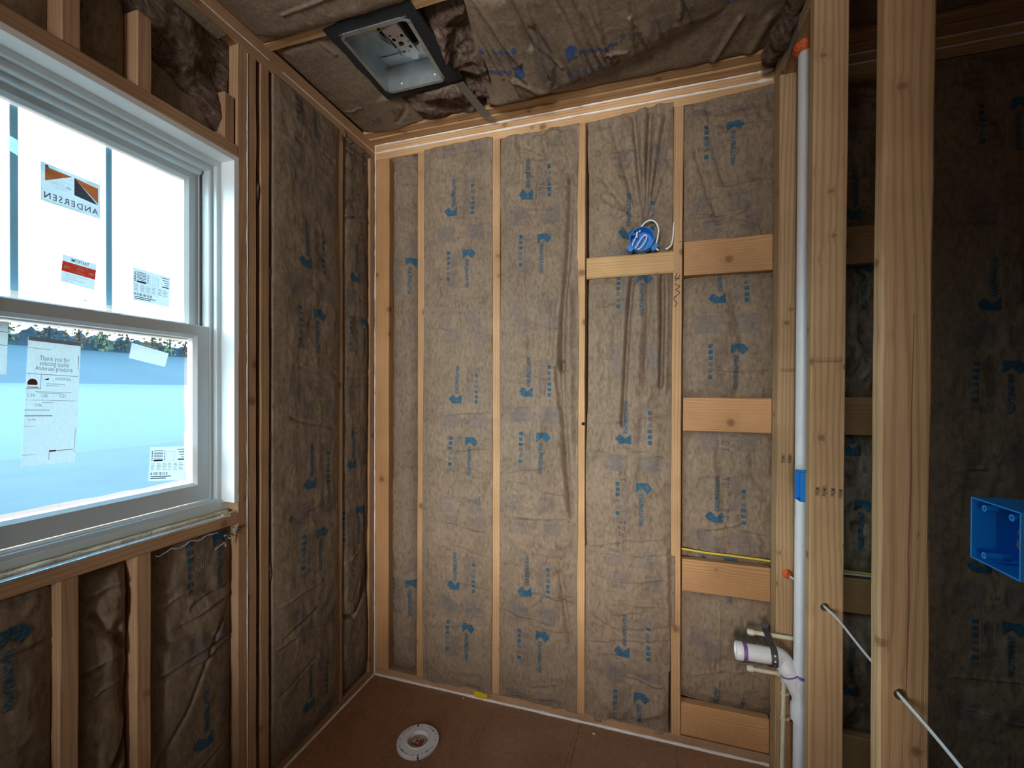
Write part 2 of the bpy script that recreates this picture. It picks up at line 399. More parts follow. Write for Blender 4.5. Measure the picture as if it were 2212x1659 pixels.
class P2:
    """flat artwork: polygons with material index"""
    def __init__(s): s.v = []; s.f = []; s.m = []
    def add(s, vs_, fs, mi): b = len(s.v); s.v += [tuple(p) for p in vs_]; s.f += [tuple(b+i for i in f) for f in fs]; s.m += [mi]*len(fs); return s
    def rect(s, x0, y0, x1, y1, mi=0): return s.add([(x0, y0), (x1, y0), (x1, y1), (x0, y1)], [(0, 1, 2, 3)], mi)
    def poly(s, pts, mi=0): return s.add(pts, [tuple(range(len(pts)))], mi)
    def ring(s, cx, cy, r, w, mi=0, n=20):
        vs_ = []
        for k in range(n):
            t = 2*math.pi*k/n; vs_ += [(cx+r*math.cos(t), cy+r*math.sin(t)), (cx+(r-w)*math.cos(t), cy+(r-w)*math.sin(t))]
        return s.add(vs_, [(2*k, 2*((k+1) % n), 2*((k+1) % n)+1, 2*k+1) for k in range(n)], mi)
    def text(s, t, x, y, size, mi=0, rot=0, **kw):
        vs_, fs = text2d(t, size, **kw); c, d = math.cos(rot), math.sin(rot)
        return s.add([(x+a*c-b*d, y+a*d+b*c) for a, b in vs_], fs, mi)
    def line(s, x0, y0, x1, y1, w, mi=0):
        dx, dy = x1-x0, y1-y0; l = math.hypot(dx, dy) or 1; nx, ny = -dy/l*w/2, dx/l*w/2
        return s.add([(x0+nx, y0+ny), (x0-nx, y0-ny), (x1-nx, y1-ny), (x1+nx, y1+ny)], [(0, 1, 2, 3)], mi)
    def put(s, o, x, y, rot=0, sc=1.0, dm=0):
        c, d = math.cos(rot)*sc, math.sin(rot)*sc
        return s.add_m([(x+a*c-b*d, y+a*d+b*c) for a, b in o.v], o.f, [k+dm for k in o.m])
    def add_m(s, vs_, fs, ms): b = len(s.v); s.v += vs_; s.f += [tuple(b+i for i in f) for f in fs]; s.m += ms; return s
    def subdivided(s, L_=0.007):
        bm = bmesh.new(); vv = [bm.verts.new((a, b, 0)) for a, b in s.v]; bm.verts.ensure_lookup_table()
        for f, mi in zip(s.f, s.m):
            try: ff = bm.faces.new([vv[i] for i in f]); ff.material_index = mi
            except ValueError: pass
        bmesh.ops.triangulate(bm, faces=bm.faces)
        for _ in range(3):
            es = [e for e in bm.edges if e.calc_length() > L_]
            if not es: break
            bmesh.ops.subdivide_edges(bm, edges=es, cuts=1); bmesh.ops.triangulate(bm, faces=[f for f in bm.faces if len(f.verts) > 3])
        bm.verts.ensure_lookup_table(); bm.verts.index_update()
        r = P2(); r.v = [(v.co.x, v.co.y) for v in bm.verts]; r.f = [tuple(v.index for v in f.verts) for f in bm.faces]; r.m = [f.material_index for f in bm.faces]
        bm.free(); return r

# ------------------------------------------------------------------ lumber
_bn = [0]
def board(name, x0, x1, y0, y1, z0, z1, mat, label=None, cat='lumber', group=None, axis=None, wob=0.0008, marks=None, parent=None, kind=None, bow=None, ch=0.0022, cuts=()):
    """a length of framing lumber with eased arrises; marks = list of (face, P2, u0, v0) printed on it"""
    _bn[0] += 1; sd = _bn[0]
    c = Vector(((x0+x1)/2, (y0+y1)/2, (z0+z1)/2)); d = (x1-x0, y1-y0, z1-z0)
    if axis is None: axis = 'xyz'[max(range(3), key=lambda i: d[i])]
    if axis == 'z': M = Matrix.Identity(3); w, t, l = d[0], d[1], d[2]
    elif axis == 'x': M = Matrix(((0, 0, 1), (0, 1, 0), (-1, 0, 0))); w, t, l = d[2], d[1], d[0]
    else: M = Matrix(((1, 0, 0), (0, 0, 1), (0, -1, 0))); w, t, l = d[0], d[2], d[1]
    n = max(2, int(l/0.05)); vs_ = []; fs = []
    for i in range(n+1):
        z = -l/2+l*i/n; hw, ht = w/2, t/2
        bx = by = 0.0
        if bow: bx, by = bow((z+l/2)/l)
        for k, (sx, sy, a) in enumerate(((1, -1, 0), (1, -1, 1), (1, 1, 1), (1, 1, 0), (-1, 1, 0), (-1, 1, 1), (-1, -1, 1), (-1, -1, 0))):
            q = float(vnoise(z*7, (k//2)*5.3, sd))*wob*2
            e = ch*(1+1.2*abs(float(vnoise(z*9, k//2*3.1, sd+40))))
            if k in (0, 3, 4, 7): px, py = sx*(hw-e), sy*ht
            else: px, py = sx*hw, sy*(ht-e)
            vs_.append((px+q+bx, py+q+by, z))
    for i in range(n):
        for k in range(8):
            k2 = (k+1) % 8; fs.append((i*8+k, i*8+k2, (i+1)*8+k2, (i+1)*8+k))
    fs += [tuple(range(8))[::-1], tuple(n*8+k for k in range(8))]
    ms = [0]*len(fs); mats = [mat]
    if marks:
        Mi = M.inverted()
        for face, art, mm in marks:
            mats.append(mm); b = len(vs_)
            for (a, bb) in art.v:
                if face == '-y': p = Vector((a, y0-0.0009, bb))
                elif face == '-x': p = Vector((x0-0.0009, a, bb))
                vs_.append(tuple(Mi @ (p-c)))
            fs += [tuple(b+i for i in f) for f in art.f]; ms += [len(mats)-1]*len(art.f)
    me = bpy.data.meshes.new(name); me.from_pydata(vs_, [], fs)
    for mm in mats: me.materials.append(mm)
    me.polygons.foreach_set('material_index', ms)
    bm = bmesh.new(); bm.from_mesh(me)
    bmesh.ops.recalc_face_normals(bm, faces=[f for f in bm.faces if f.material_index == 0]); bm.to_mesh(me); bm.free()
    o = bpy.data.objects.new(name, me); COL.objects.link(o)
    o.matrix_world = Matrix.Translation(c) @ M.to_4x4()
    for (px, py, pz, r) in cuts:      # a bored hole along y
        bm = bmesh.new(); bmesh.ops.create_cone(bm, cap_ends=True, segments=20, radius1=r, radius2=r, depth=0.2)
        cm = bpy.data.meshes.new('c'); bm.to_mesh(cm); bm.free()
        co = bpy.data.objects.new('c', cm); COL.objects.link(co); co.matrix_world = Matrix.Translation((px, py, pz)) @ Matrix.Rotation(math.pi/2, 4, 'X')
        md = o.modifiers.new('hole', 'BOOLEAN'); md.object = co; md.operation = 'DIFFERENCE'; md.solver = 'EXACT'
        dg = bpy.context.evaluated_depsgraph_get(); dg.update()
        nm = bpy.data.meshes.new_from_object(o.evaluated_get(dg)); o.modifiers.clear(); o.data = nm; nm.name = name
        bpy.data.objects.remove(co)
    if parent: o.parent = parent; o.matrix_parent_inverse = Matrix.Translation(-wloc(parent))
    return tag(o, label, cat if not parent and kind != 'structure' else None, group, kind)

SW = 0.0381
TOPZ = 2.696; CEIL = 2.772
# ------------------------------------------------------------------ setting
def slab(name, x0, x1, y0, y1, z0, z1, mat):
    return MB().box(x0, x1, y0, y1, z0, z1).build(name, mat, kind='structure')
slab('floor', -0.14, 4.4, -5.9, 0.16, -0.03, 0.0, FLOORM)
slab('wall_back', -0.16, 4.4, 0.145, 0.165, 0.0, 3.1, OSB)
slab('ceiling', -0.16, 4.4, -5.9, 0.165, 3.08, 3.12, OSB)
b = MB(); WY0, WY1, WZ0, WZ1 = -1.575, -0.79, 1.07, 2.304
b.box(-0.165, -0.145, -5.9, WY0, 0, 3.1).box(-0.165, -0.145, WY1, 0.16, 0, 3.1).box(-0.165, -0.145, WY0, WY1, 0, WZ0).box(-0.165, -0.145, WY0, WY1, WZ1, 3.1)
b.build('wall_left', OSB, kind='structure')
slab('wall_right', 4.4, 4.42, -5.9, 0.165, 0, 3.1, GYP)
b = MB(); b.box(-0.165, 0.25, -5.92, -5.9, 0, 3.1).box(1.65, 4.42, -5.92, -5.9, 0, 3.1).box(0.25, 1.65, -5.92, -5.9, 2.55, 3.1).box(0.25, 1.65, -5.92, -5.9, 0, 0.95)
b.build('wall_rear', GYP, kind='structure')
b = MB(); b.box(-0.0, 0.36, -2.66, -2.60, 0, CEIL).box(1.38, 1.837, -2.66, -2.60, 0, CEIL).box(0.36, 1.38, -2.66, -2.60, 0, 0.84)  # unseen half wall and side returns, added to shade the low and outer areas
b.build('wall_added_blocker', GYP, kind='structure')
slab('wall_added_screen', 1.837, 1.925, -5.9, -1.62, 0.0, CEIL, GYP)  # unseen solid wall, added to keep light out of the room beyond

# ------------------------------------------------------------------ back wall framing
SX = [0.2684+0.4064*i for i in range(7)]
GS = 'vertical studs of the back wall'
_m = P2().text('4W', 1.4755, 1.995, 0.045, 0, rot=-math.pi/2, sx=0.8); _m2 = P2().line(1.474, 1.90, 1.468, 1.885, 0.003).line(1.468, 1.885, 1.482, 1.868, 0.003).line(1.482, 1.868, 1.472, 1.852, 0.003).line(1.485, 2.125, 1.498, 2.127, 0.002)
_m = P2().line(1.481, 1.995, 1.471, 1.972, 0.003).line(1.471, 1.972, 1.492, 1.970, 0.003).line(1.493, 1.985, 1.474, 1.962, 0.003).put(P2().line(0, 0, .022, -.012, .003).line(.022, -.012, .004, -.026, .003).line(.004, -.026, .022, -.038, .003).line(.022, -.038, .002, -.056, .003), 1.471, 1.950).put(_m2, 0, 0)
stud_lab = ['narrow pine stud of the back wall nearest the corner post',
            'knotty pine stud of the back wall, third upright from the corner',
            'pine stud with a small black hole, left of the round blue box',
            'pine stud with handwriting, between the short blocks and the wide ladder blocks',
            'pine stud buried behind the pipe wall end post', 'pine stud hidden behind the nearest partition stud', 'pine stud at the far right end of the back wall']
for i, x in enumerate(SX):
    board('wall_stud', x-SW/2, x+SW/2, 0.0, 0.14, SW, TOPZ, WOOD_O, stud_lab[i], 'stud', GS,
          marks=[('-y', _m, PENCIL)] if i == 3 else ([('-y', P2().poly([(1.089+0.008*math.cos(t), 1.348+0.007*math.sin(t)) for t in [k*0.5236 for k in range(12)]]+[(1.0985, 1.351)]) if False else P2().poly([(1.090+0.0085*math.cos(k*0.5236), 1.348+0.0075*math.sin(k*0.5236)) for k in range(12)]), DARK)] if i == 2 else None),
          bow=(lambda s, k=i: ((0.004*math.sin(s*3.1+k)-0.002), 0)))
board('corner_post', 0.002, 0.083, 0.0, 0.14, SW, TOPZ, WOOD_F, 'wide reddish double post in the room corner beside the white vertical caulk line', 'post')
board('bottom_plate', 0.0, 1.837, 0.0, 0.14, 0.0, SW, WOOD_L, 'bottom plate along the floor under the back wall studs', 'plate')
board('bottom_plate', 1.93, 3.9, 0.0, 0.14, 0.0, SW, WOOD_L, 'bottom plate of the back wall in the dark room beyond the partition', 'plate')
board('top_plate', -0.14, 3.9, 0.0, 0.14, TOPZ, TOPZ+SW-.0005, WOOD_O, 'lower board of the doubled top plate on the back wall, below the lower caulk line', 'plate')
board('top_plate', -0.0, 3.9, 0.0, 0.14, TOPZ+SW, CEIL-.0005, WOOD_O, 'upper board of the doubled top plate on the back wall, between the two caulk lines', 'plate')
board('ceiling_nailer', 0.0, 1.80, -0.055, 0.085, CEIL, CEIL+SW, WOOD_O, 'flat nailer board overhanging the back wall top plates, left of the partition', 'board')
board('ceiling_nailer', 1.93, 3.9, -0.054, 0.085, CEIL, CEIL+SW, WOOD_L, 'flat nailer board over the top plates in the dark room beyond the partition', 'board')
board('ceiling_nailer', 0.0, 3.9, -0.10, -0.0555, CEIL+0.006, CEIL+0.05, WOOD_O, 'rough truss chord edge beside the nailer above the back wall', 'board')
GL = 'wide ladder blocks between the studs of the back wall'
zl = [(1.981, 2.124, 'uppermost wide block left of the partition, level above the round blue box'), (1.329, 1.470, 'wide block left of the partition at mid height with a small dark nail mark'),
      (0.655, 0.790, 'wide block left of the partition just under the yellow cable'), (0.045, 0.182, 'lowest wide block left of the partition resting near the floor')]
for z0, z1, lb in zl:
    board('blocking', SX[3]+SW/2+.001, 1.836, 0.0, 0.038, z0, z1, WOOD_F, lb, 'block', GL, axis='x')
for (z0, z1, lb) in [(1.981, 2.124, 'uppermost wide block seen in the gap between the two big partition studs'), (1.332, 1.477, 'block with a dark knot in the gap between the two big partition studs'),
                     (0.655, 0.785, 'block under the yellow cable in the gap between the two big partition studs'), (0.045, 0.184, 'lowest block in the gap between the two big partition studs')]:
    board('blocking', 1.93, SX[5]-SW/2-.001, 0.0, 0.038, z0, z1, WOOD_F, lb, 'block', 'ladder blocks beyond the partition', axis='x')
board('blocking', SX[2]+SW/2+.001, SX[3]-SW/2-.001, -0.004, 0.036, 1.998, 2.091, wood('sapwood_block', (0.66, 0.45, 0.22), (0.55, 0.33, 0.14)), 'short block with pale wane edge carrying the round blue box', 'block', axis='x', ch=0.006)

# ------------------------------------------------------------------ left wall framing
GLs = 'vertical studs of the window wall'
board('wall_stud', -0.14, 0.0, -0.046, -0.008, SW, TOPZ, WOOD_L, 'window wall stud hard against the room corner', 'stud', GLs)
board('wall_stud', -0.14, 0.0, -0.290, -0.251, SW, TOPZ, WOOD_L, 'window wall stud between the narrow and the wide insulation bay', 'stud', GLs)
board('wall_stud', -0.14, 0.0, -0.702, -0.663, SW, TOPZ, WOOD_L, 'single window wall stud just right of the doubled king and trimmer studs', 'stud', GLs)
board('king_stud', -0.14, 0.0, -0.757, -0.719, SW, TOPZ, WOOD_L, 'king stud beside the window with a white caulk line along its left edge', 'stud')
board('trimmer_stud', -0.14, 0.0, -0.7945, -0.7575, SW, TOPZ, WOOD_L, 'trimmer stud touching the white window jamb', 'stud')
board('bottom_plate', -0.14, -0.0, -3.4, 0.0, 0.0, SW, WOOD_L, 'bottom plate along the floor under the window wall studs', 'plate')
board('top_plate', -0.14, 0.0, -3.4, 0.0, TOPZ, TOPZ+SW-.0005, WOOD_L, 'lower board of the doubled top plate on the window wall', 'plate')
board('top_plate', -0.14, 0.0, -3.4, 0.0, TOPZ+SW, CEIL+0.014, WOOD_L, 'upper board of the doubled top plate on the window wall', 'plate')
board('header_board', -0.14, 0.0, -3.4, -0.7955, 2.305, 2.3445, WOOD_L, 'flat header board directly above the window jamb', 'board')
board('sill_board', -0.14, 0.0, -3.4, -0.7955, 1.028, 1.068, WOOD_L, 'flat rough sill board below the window with torn insulation under its edge', 'board')
GC = 'cripple studs above the window'
board('cripple_stud', -0.14, 0.0, -1.265, -1.227, 2.345, TOPZ, WOOD_L, 'cripple stud above the window reaching the top plate at the left', 'stud', GC)
board('cripple_stud', -0.14, -0.004, -1.102, -1.064, 2.345, 2.555, WOOD_L, 'short cripple stud above the window, its top lost under the wool', 'stud', GC)
board('cripple_stud', -0.14, -0.008, -0.838, -0.800, 2.345, 2.505, WOOD_L, 'cripple stud above the window tucked beside the trimmer stud', 'stud', GC)
GC = 'cripple studs under the window'
board('cripple_stud', -0.14, 0.0, -1.273, -1.235, SW, 1.028, WOOD_L, 'leftmost visible cripple stud under the window sill', 'stud', GC)
board('cripple_stud', -0.14, 0.0, -1.108, -1.070, SW, 1.028, WOOD_L, 'cripple stud with a round knot under the window sill, nearer the trimmer', 'stud', GC)
board('cripple_stud', -0.14, 0.0, -1.68, -1.642, SW, 1.028, WOOD_L, 'cripple stud under the window outside the left picture edge', 'stud', GC)

# ------------------------------------------------------------------ partition
PX = 1.837
GP = 'big studs of the open partition'
prem = lambda x0, zs: [P2().text('PREMIUM'[:n], x, z, 0.034, 0, rot=math.pi/2, sx=0.62, bold=0.01) for x, z, n in []]
pm = P2()
for x, z, n in ((1.848, 1.183, 5), (1.866, 1.181, 6), (1.888, 1.183, 5), (1.907, 1.180, 5)): pm.text('PREMIUM'[:n], x+0.012, z, 0.016, 0, rot=math.pi/2, sx=0.62, bold=0.012)
for k in range(3): pm.rect(1.846+0.024*k, 1.585, 1.866+0.024*k, 1.5865); pm.rect(1.846+0.024*k, 1.598, 1.866+0.024*k, 1.5988)
for k in range(26): pm.rect(1.845+0.0028*k, 1.587, 1.8458+0.0028*k, 1.596-(k % 3)*0.002)
board('partition_stud', PX, PX+0.0889, -0.4257, -0.3876, SW, TOPZ, WOOD_Y, 'partition stud with stamped letters and a bored cable hole, right behind the white vent pipe', 'stud', GP,
      marks=[('-y', pm, STAMP), ('-x', P2().line(-0.392, 1.245, -0.402, 1.225, .0015).line(-0.402, 1.225, -0.396, 1.20, .0015).line(-0.412, 1.24, -0.416, 1.165, .0018).line(-0.392, 1.13, -0.418, 1.165, .0022).line(-0.390, 1.128, -0.420, 1.105, .0022), PENCIL)],
      cuts=[(1.877, -0.407, 0.847, 0.0125)], bow=lambda s: (0.003*math.sin(s*3.1)*-1+0.001, 0))
pg = P2().text('M 14', 1.905, 1.195, 0.018, 0, sx=0.9)
sp = P2()
for k in range(20): sp.rect(1.899+0.0016*k, 1.193+0.002*(k*7 % 4), 1.9003+0.0016*k, 1.198+0.003*(k*5 % 3))
board('partition_stud', PX, PX+0.0889, -0.8321, -0.794, SW, TOPZ, WOOD_Y, 'largest and nearest partition stud with a long dark grain streak and a bored cable hole', 'stud', GP,
      marks=[('-y', sp, STAMP), ('-y', P2().poly([(1.8905, 1.66), (1.892, 1.66), (1.889, 1.45), (1.890, 1.3), (1.886, 1.15), (1.889, 1.05), (1.886, 0.95), (1.884, 0.85), (1.8825, 0.85), (1.8835, 0.95), (1.8855, 1.05), (1.8835, 1.15), (1.8865, 1.3), (1.887, 1.45)]), plain('grain_streak', (0.22, 0.12, 0.07), 0.7))],
      cuts=[(1.875, -0.813, 0.857, 0.0125)], bow=lambda s: (0.0035*(1-math.sin(s*3.14))*1.2-0.002, 0), wob=0.0016, ch=0.004)
pe = P2()
for x, z, n in ((1.850, 1.225, 6), (1.872, 1.226, 6), (1.893, 1.226, 6)): pe.text('PREMIUM'[:n], x+0.012, z, 0.017, 0, rot=math.pi/2, sx=0.62, bold=0.012)
for k in range(26): pe.rect(1.845+0.0028*k, 1.575, 1.8458+0.0028*k, 1.586-(k % 3)*0.002)
pe.rect(1.845, 1.572, 1.92, 1.5732)
board('partition_stud', PX, PX+0.0889, -0.0775, -0.0015, SW, TOPZ, WOOD_Y, 'end stud of the partition fixed to the back wall behind the vent pipe', 'stud', GP, marks=[('-y', pe, STAMP)])
board('partition_stud', PX, PX+0.0889, -1.2385, -1.2004, SW, TOPZ, WOOD_Y, 'partition stud carrying the wide blue box at the right picture edge', 'stud', GP)
board('top_plate', PX, PX+0.0889, -3.4, -0.0015, TOPZ, TOPZ+SW-.0005, WOOD_Y, 'lower board of the partition top plate over the vent pipe', 'plate', axis='y')
board('top_plate', PX, PX+0.0889, -3.4, -0.0015, TOPZ+SW, CEIL-.0005, WOOD_Y, 'upper board of the partition top plate over the vent pipe', 'plate', axis='y')
board('bottom_plate', PX, PX+0.0889, -1.6, -0.0015, 0.0, SW, WOOD_L, 'bottom plate of the open partition', 'plate', axis='y')
# ceiling chords
board('ceiling_joist', 0.0, 3.9, -0.690, -0.652, CEIL+0.001, CEIL+0.09, WOOD_O, 'ceiling joist crossing behind the fan housing', 'joist')
board('ceiling_joist', 0.0, 3.9, -1.300, -1.262, CEIL+0.001, CEIL+0.09, WOOD_O, 'ceiling joist above the camera, next row into the room', 'joist', kind=None)

# ------------------------------------------------------------------ caulk lines
def bead(p0, p1, r, label, wob=0.0008, blobs=()):
    p0, p1 = Vector(p0), Vector(p1); n = max(4, int((p1-p0).length/0.02)); pts = []; rs = []
    d = (p1-p0).normalized(); a = Vector((0, 0, 1)) if abs(d.z) < 0.9 else Vector((0, 1, 0)) if abs(p0.x) < 0.02 and p0.y < -0.1 else Vector((1, 0, 0))
    for i in range(n+1):
        p = p0+(p1-p0)*i/n+a*float(vnoise(i*0.45, len(label)*3.7))*wob*2
        q = r*(1+0.7*float(vnoise(i*0.8, len(label)*1.7, 5)))
        for (c, w, k) in blobs: q *= 1+k*math.exp(-((i/n-c)/w)**2)
        pts.append(p); rs.append(q)
    m_ = MB().tube(pts, rs, 8)
    return m_.build('caulk_bead', CAULK, smooth=True, label=label, cat='caulk')
H1, H2 = TOPZ+SW, CEIL
bead((0.0, -0.001, H1), (1.832, -0.001, H1), 0.0042, 'lower white caulk line along the back wall top plates', blobs=((0.985, 0.01, 1.2),))
bead((0.0, -0.002, H2+.001), (1.832, -0.002, H2+.001), 0.0055, 'upper white caulk line along the back wall top plates', blobs=((0.99, 0.01, 0.9), (0.76, 0.02, 0.7)))
bead((1.93, -0.001, H1), (3.9, -0.001, H1), 0.004, 'lower white caulk line beyond the partition')
bead((1.93, -0.001, H2), (3.9, -0.001, H2), 0.004, 'upper white caulk line beyond the partition')
bead((0.001, -0.002, 0.01), (0.001, -0.002, 2.770), 0.0036, 'vertical white caulk line down the room corner')
bead((-0.0004, -0.003, H1), (-0.0004, -0.600, H1), 0.0024, 'thin caulk line on the window wall top plates near the corner')
bead((-0.0004, -0.665, H1), (-0.0004, -3.3, H1), 0.0024, 'thin caulk line on the window wall top plates above the window')
bead((-0.0004, -0.7572, 0.04), (-0.0004, -0.7572, 2.69), 0.0020, 'thin vertical caulk line between king and trimmer studs')
bead((0.0, -0.003, 0.003), (1.835, -0.003, 0.003), 0.0062, 'thick white caulk line along the floor under the back wall', wob=0.0014)
bead((0.003, -0.0, 0.003), (0.003, -3.0, 0.003), 0.0052, 'white caulk line along the floor under the window wall')

# ------------------------------------------------------------------ printed artwork on the insulation facing
def stamp():
    p = P2()          # reads downwards, logo arrow at the top
    p.poly([(-.033, .0227), (.0147, .0227), (.033, 0), (.0133, -.0227), (-.008, -.001), (-.033, -.0213)], 1)
    R_ = -math.pi/2
    p.text('KNAUF', -.020, -.0235, .0240, 1, rot=R_, sx=.66, shear=.2, bold=.035)
    p.text('INSULATION', -.020, -.0755, .0240, 1, rot=R_, sx=.62, shear=.2, bold=.035)
    p.text('STAPLE FACE', -.053, .022, .0095, 2, rot=R_, sx=.85)
    p.text('THIS SIDE', -.053, -.050, .006, 2, rot=R_, sx=.85)
    y = .018
    for k, t in enumerate('sssccq'):
        cx = -.110
        if t == 'c':
            p.ring(cx, y-.004, .0088, .0022, 1, 16); p.rect(cx-.004, y-.006, cx+.004, y-.002, 1); y -= .027
        else:
            p.rect(cx-.009, y-.012, cx+.008, y+.004, 1)
            if t == 's': pass
            y -= .0245
    for k in range(6): p.rect(-.122+.005*k, -.150, -.1205+.005*k, -.130, 2)
    for k in range(7):
        x = -.094+.0052*k; a = .02-.006*(k % 3)
        for j in range(4): p.rect(x, a-.045*j-.036, x+.0016, a-.045*j, 2)
    p.line(-.068, -.198, -.060, -.206, .002, 2).line(-.068, -.198, -.060, -.190, .002, 2)
    for c0 in (.107, -.31):
        for x0, x1 in ((-.165, -.093), (-.020, .055)):
            for k in range(15):
                if k == 10: continue
                p.rect(x0, c0-.036+.005*k, x1-(.0 if k % 4 else .012), c0-.036+.005*k+.0017, 2)
        p.line(-.056, c0+.006, -.049, c0-.006, .0032, 2).line(-.049, c0-.006, -.042, c0+.006, .0032, 2)
    return p
STAMP2 = stamp().subdivided(.011)
def dots(s):
    G = {'R': '11110 10001 11110 10100 10010', '3': '11110 00001 01110 00001 11110', '8': '01110 10001 01110 10001 01110', '2': '11110 00001 01110 10000 11111',
         '1': '00100 01100 00100 00100 01110', '5': '11111 10000 11110 00001 11110', '7': '11111 00001 00010 00100 00100', '4': '10010 10010 11111 00010 00010'}
    p = P2(); ox = 0
    for ch in s:
        if ch == ' ': ox += .014; continue
        for r, row in enumerate(G[ch].split()):
            for c_, k in enumerate(row):
                if k == '1': p.rect(ox+c_*.0042+(4-r)*.0008, (4-r)*.0055, ox+c_*.0042+.0034+(4-r)*.0008, (4-r)*.0055+.0042, 3)
        ox += .026
    return p

def seg_d(u, v, p, q):
    px, py = p; qx, qy = q; dx, dy = qx-px, qy-py; l2 = dx*dx+dy*dy+1e-12
    t = np.clip(((u-px)*dx+(v-py)*dy)/l2, 0, 1)
    return np.hypot(u-px-t*dx, v-py-t*dy), t
def fold_h(u, v, folds):
    h = 0
    for pts, wd, amp in folds:
        best = None
        for i in range(len(pts)-1):
            d, t = seg_d(u, v, pts[i], pts[i+1]); best = d if best is None else np.minimum(best, d)
        h = h+amp*np.exp(-(best/wd)**2)
    return h
def auto_creases(w, h, n, seed, amp=.0035):
    r = random.Random(seed); out = []
    for _ in range(n):
        x0 = r.uniform(-.02, w*.5); x1 = min(w+.02, x0+r.uniform(.10, w)); y = r.uniform(0, h); a = r.uniform(-.28, .28)
        pts = [(x0+(x1-x0)*k/4, y+a*(x1-x0)*k/4+r.uniform(-.006, .006)) for k in range(5)]
        out.append((pts, r.uniform(.003, .0055), amp*r.choice((-1, 1, 1))*r.uniform(.6, 1.5)))
        if r.random() < .5: out.append(([(a_, b_-.012) for a_, b_ in pts], .010, -amp*.9))
    return out
FR = {'back': (Vector((0, 0, 0)), Vector((1, 0, 0)), Vector((0, 0, 1)), Vector((0, -1, 0))),
      'left': (Vector((0, 0, 0)), Vector((0, 1, 0)), Vector((0, 0, 1)), Vector((1, 0, 0))),
      'top': (Vector((0, 0, CEIL)), Vector((1, 0, 0)), Vector((0, -1, 0)), Vector((0, 0, -1)))}
def wall_map(frame, pts3):
    O, U, V, Nn = FR[frame]; return [tuple(O+U*a+V*b_+Nn*c) for a, b_, c in pts3]
_sd = [100]
TFQ = 1
def batt(frame, u0, u1, v0, v1, label, group=None, e0=-.012, bulge=.018, amp=1.0, folds=(), ncr=10, prints=(), extra=(), lw=.003, rw=.003, tw=.006, bw=.006,
         lf=None, rf=None, tf=None, bf=None, mat=None, res=.0045, prof=None, inkm=None, name='insulation_batt', cat='insulation', vert=1.0, depth=.07, crease=.0050):
    if frame == 'left': amp *= .5
    _sd[0] += 7; sd = _sd[0]; w, h = u1-u0, v1-v0
    cr = [([(a+u0, b_+v0) for a, b_ in p], q, r) for p, q, r in auto_creases(w, h, ncr, sd, crease)]
    fl = list(folds)+cr
    Lf = lf or (lambda v: lw*2*vnoise(v*6, 0*v, sd)); Rf = rf or (lambda v: rw*2*vnoise(v*6, 0*v, sd+1))
    Tf = tf or (lambda u: tw*2*vnoise(u*7, 0*u, sd+2)); Bf = bf or (lambda u: bw*2*vnoise(u*7, 0*u, sd+3))
    def D(u, v):
        lu = u0+Lf(v); ru = u1+Rf(v); s = np.clip((u-lu)/(ru-lu), 0, 1); t = np.clip((v-v0)/h, 0, 1)
        a = 1-np.abs(2*s-1)**4; b_ = 1-np.abs(2*t-1)**24
        d = e0+bulge*a*b_
        m_ = np.minimum(1, 6*np.minimum(s, 1-s)+.25)
        q1 = .5*fbm(u*5, v*5, 2, sd+60)
        kt = (1+.8*np.clip((v-2.15)/.45, 0, 1)) if frame == 'back' else 1.0
        d = d+kt*amp*m_*(.011*fbm(u*7, v*3.2*vert, 3, sd)+.019*ridged(u*9+q1, v*8*vert+q1, 2, sd+9)+.012*ridged(u*22+q1*2, v*17*vert, 2, sd+13)+.0022*fbm(u*48, v*40, 2, sd+20))
        if prof is not None: d = d+prof(u, v)
        d = d+fold_h(u, v, fl)*m_
        if frame != 'top':
            d = np.where(v > TOPZ-.010, np.maximum(d, .0045), d)
            if e0 > -.008: d = np.where((u < u0+.002) | (u > u1-.002), np.maximum(d, .0035), d)
        return d
    nu, nv = max(8, int(w/res)), max(8, int(h/res))
    S, T = np.meshgrid(np.linspace(0, 1, nu+1), np.linspace(0, 1, nv+1))
    V_ = v0+T*h; Uu = u0+S*w
    V2 = V_+(T**6)*Tf(Uu)+((1-T)**6)*Bf(Uu)
    lu = u0+Lf(V2); ru = u1+Rf(V2); U2_ = lu+(ru-lu)*S
    Dd = D(U2_, V2)
    P = np.stack([U2_.ravel(), V2.ravel(), Dd.ravel()], 1).tolist()
    idx = lambda i, j: j*(nu+1)+i
    F_ = [(j*(nu+1)+i, j*(nu+1)+i+1, (j+1)*(nu+1)+i+1, (j+1)*(nu+1)+i) for j in range(nv) for i in range(nu)]
    ring = [idx(i, 0) for i in range(nu+1)]+[idx(nu, j) for j in range(1, nv+1)]+[idx(i, nv) for i in range(nu-1, -1, -1)]+[idx(0, j) for j in range(nv-1, 0, -1)]
    b0 = len(P); cu, cv = (u0+u1)/2, (v0+v1)/2
    for k in ring:
        a, b_, c = P[k]; P.append((a+(cu-a)*.01, b_+(cv-b_)*.004, c-depth))
    nr = len(ring)
    F_ += [(ring[k], b0+k, b0+(k+1) % nr, ring[(k+1) % nr]) for k in range(nr)]
    F_.append(tuple(b0+k for k in range(nr)))
    Mi = [0]*len(F_)
    art = P2()
    for (x, y, ty, *rr) in prints:
        rot = (math.pi if ty == 1 else 0)+(rr[0] if rr else 0)
        art.put(STAMP2, x, y, rot)
    for (p, x, y, rot) in extra: art.put(p, x, y, rot)
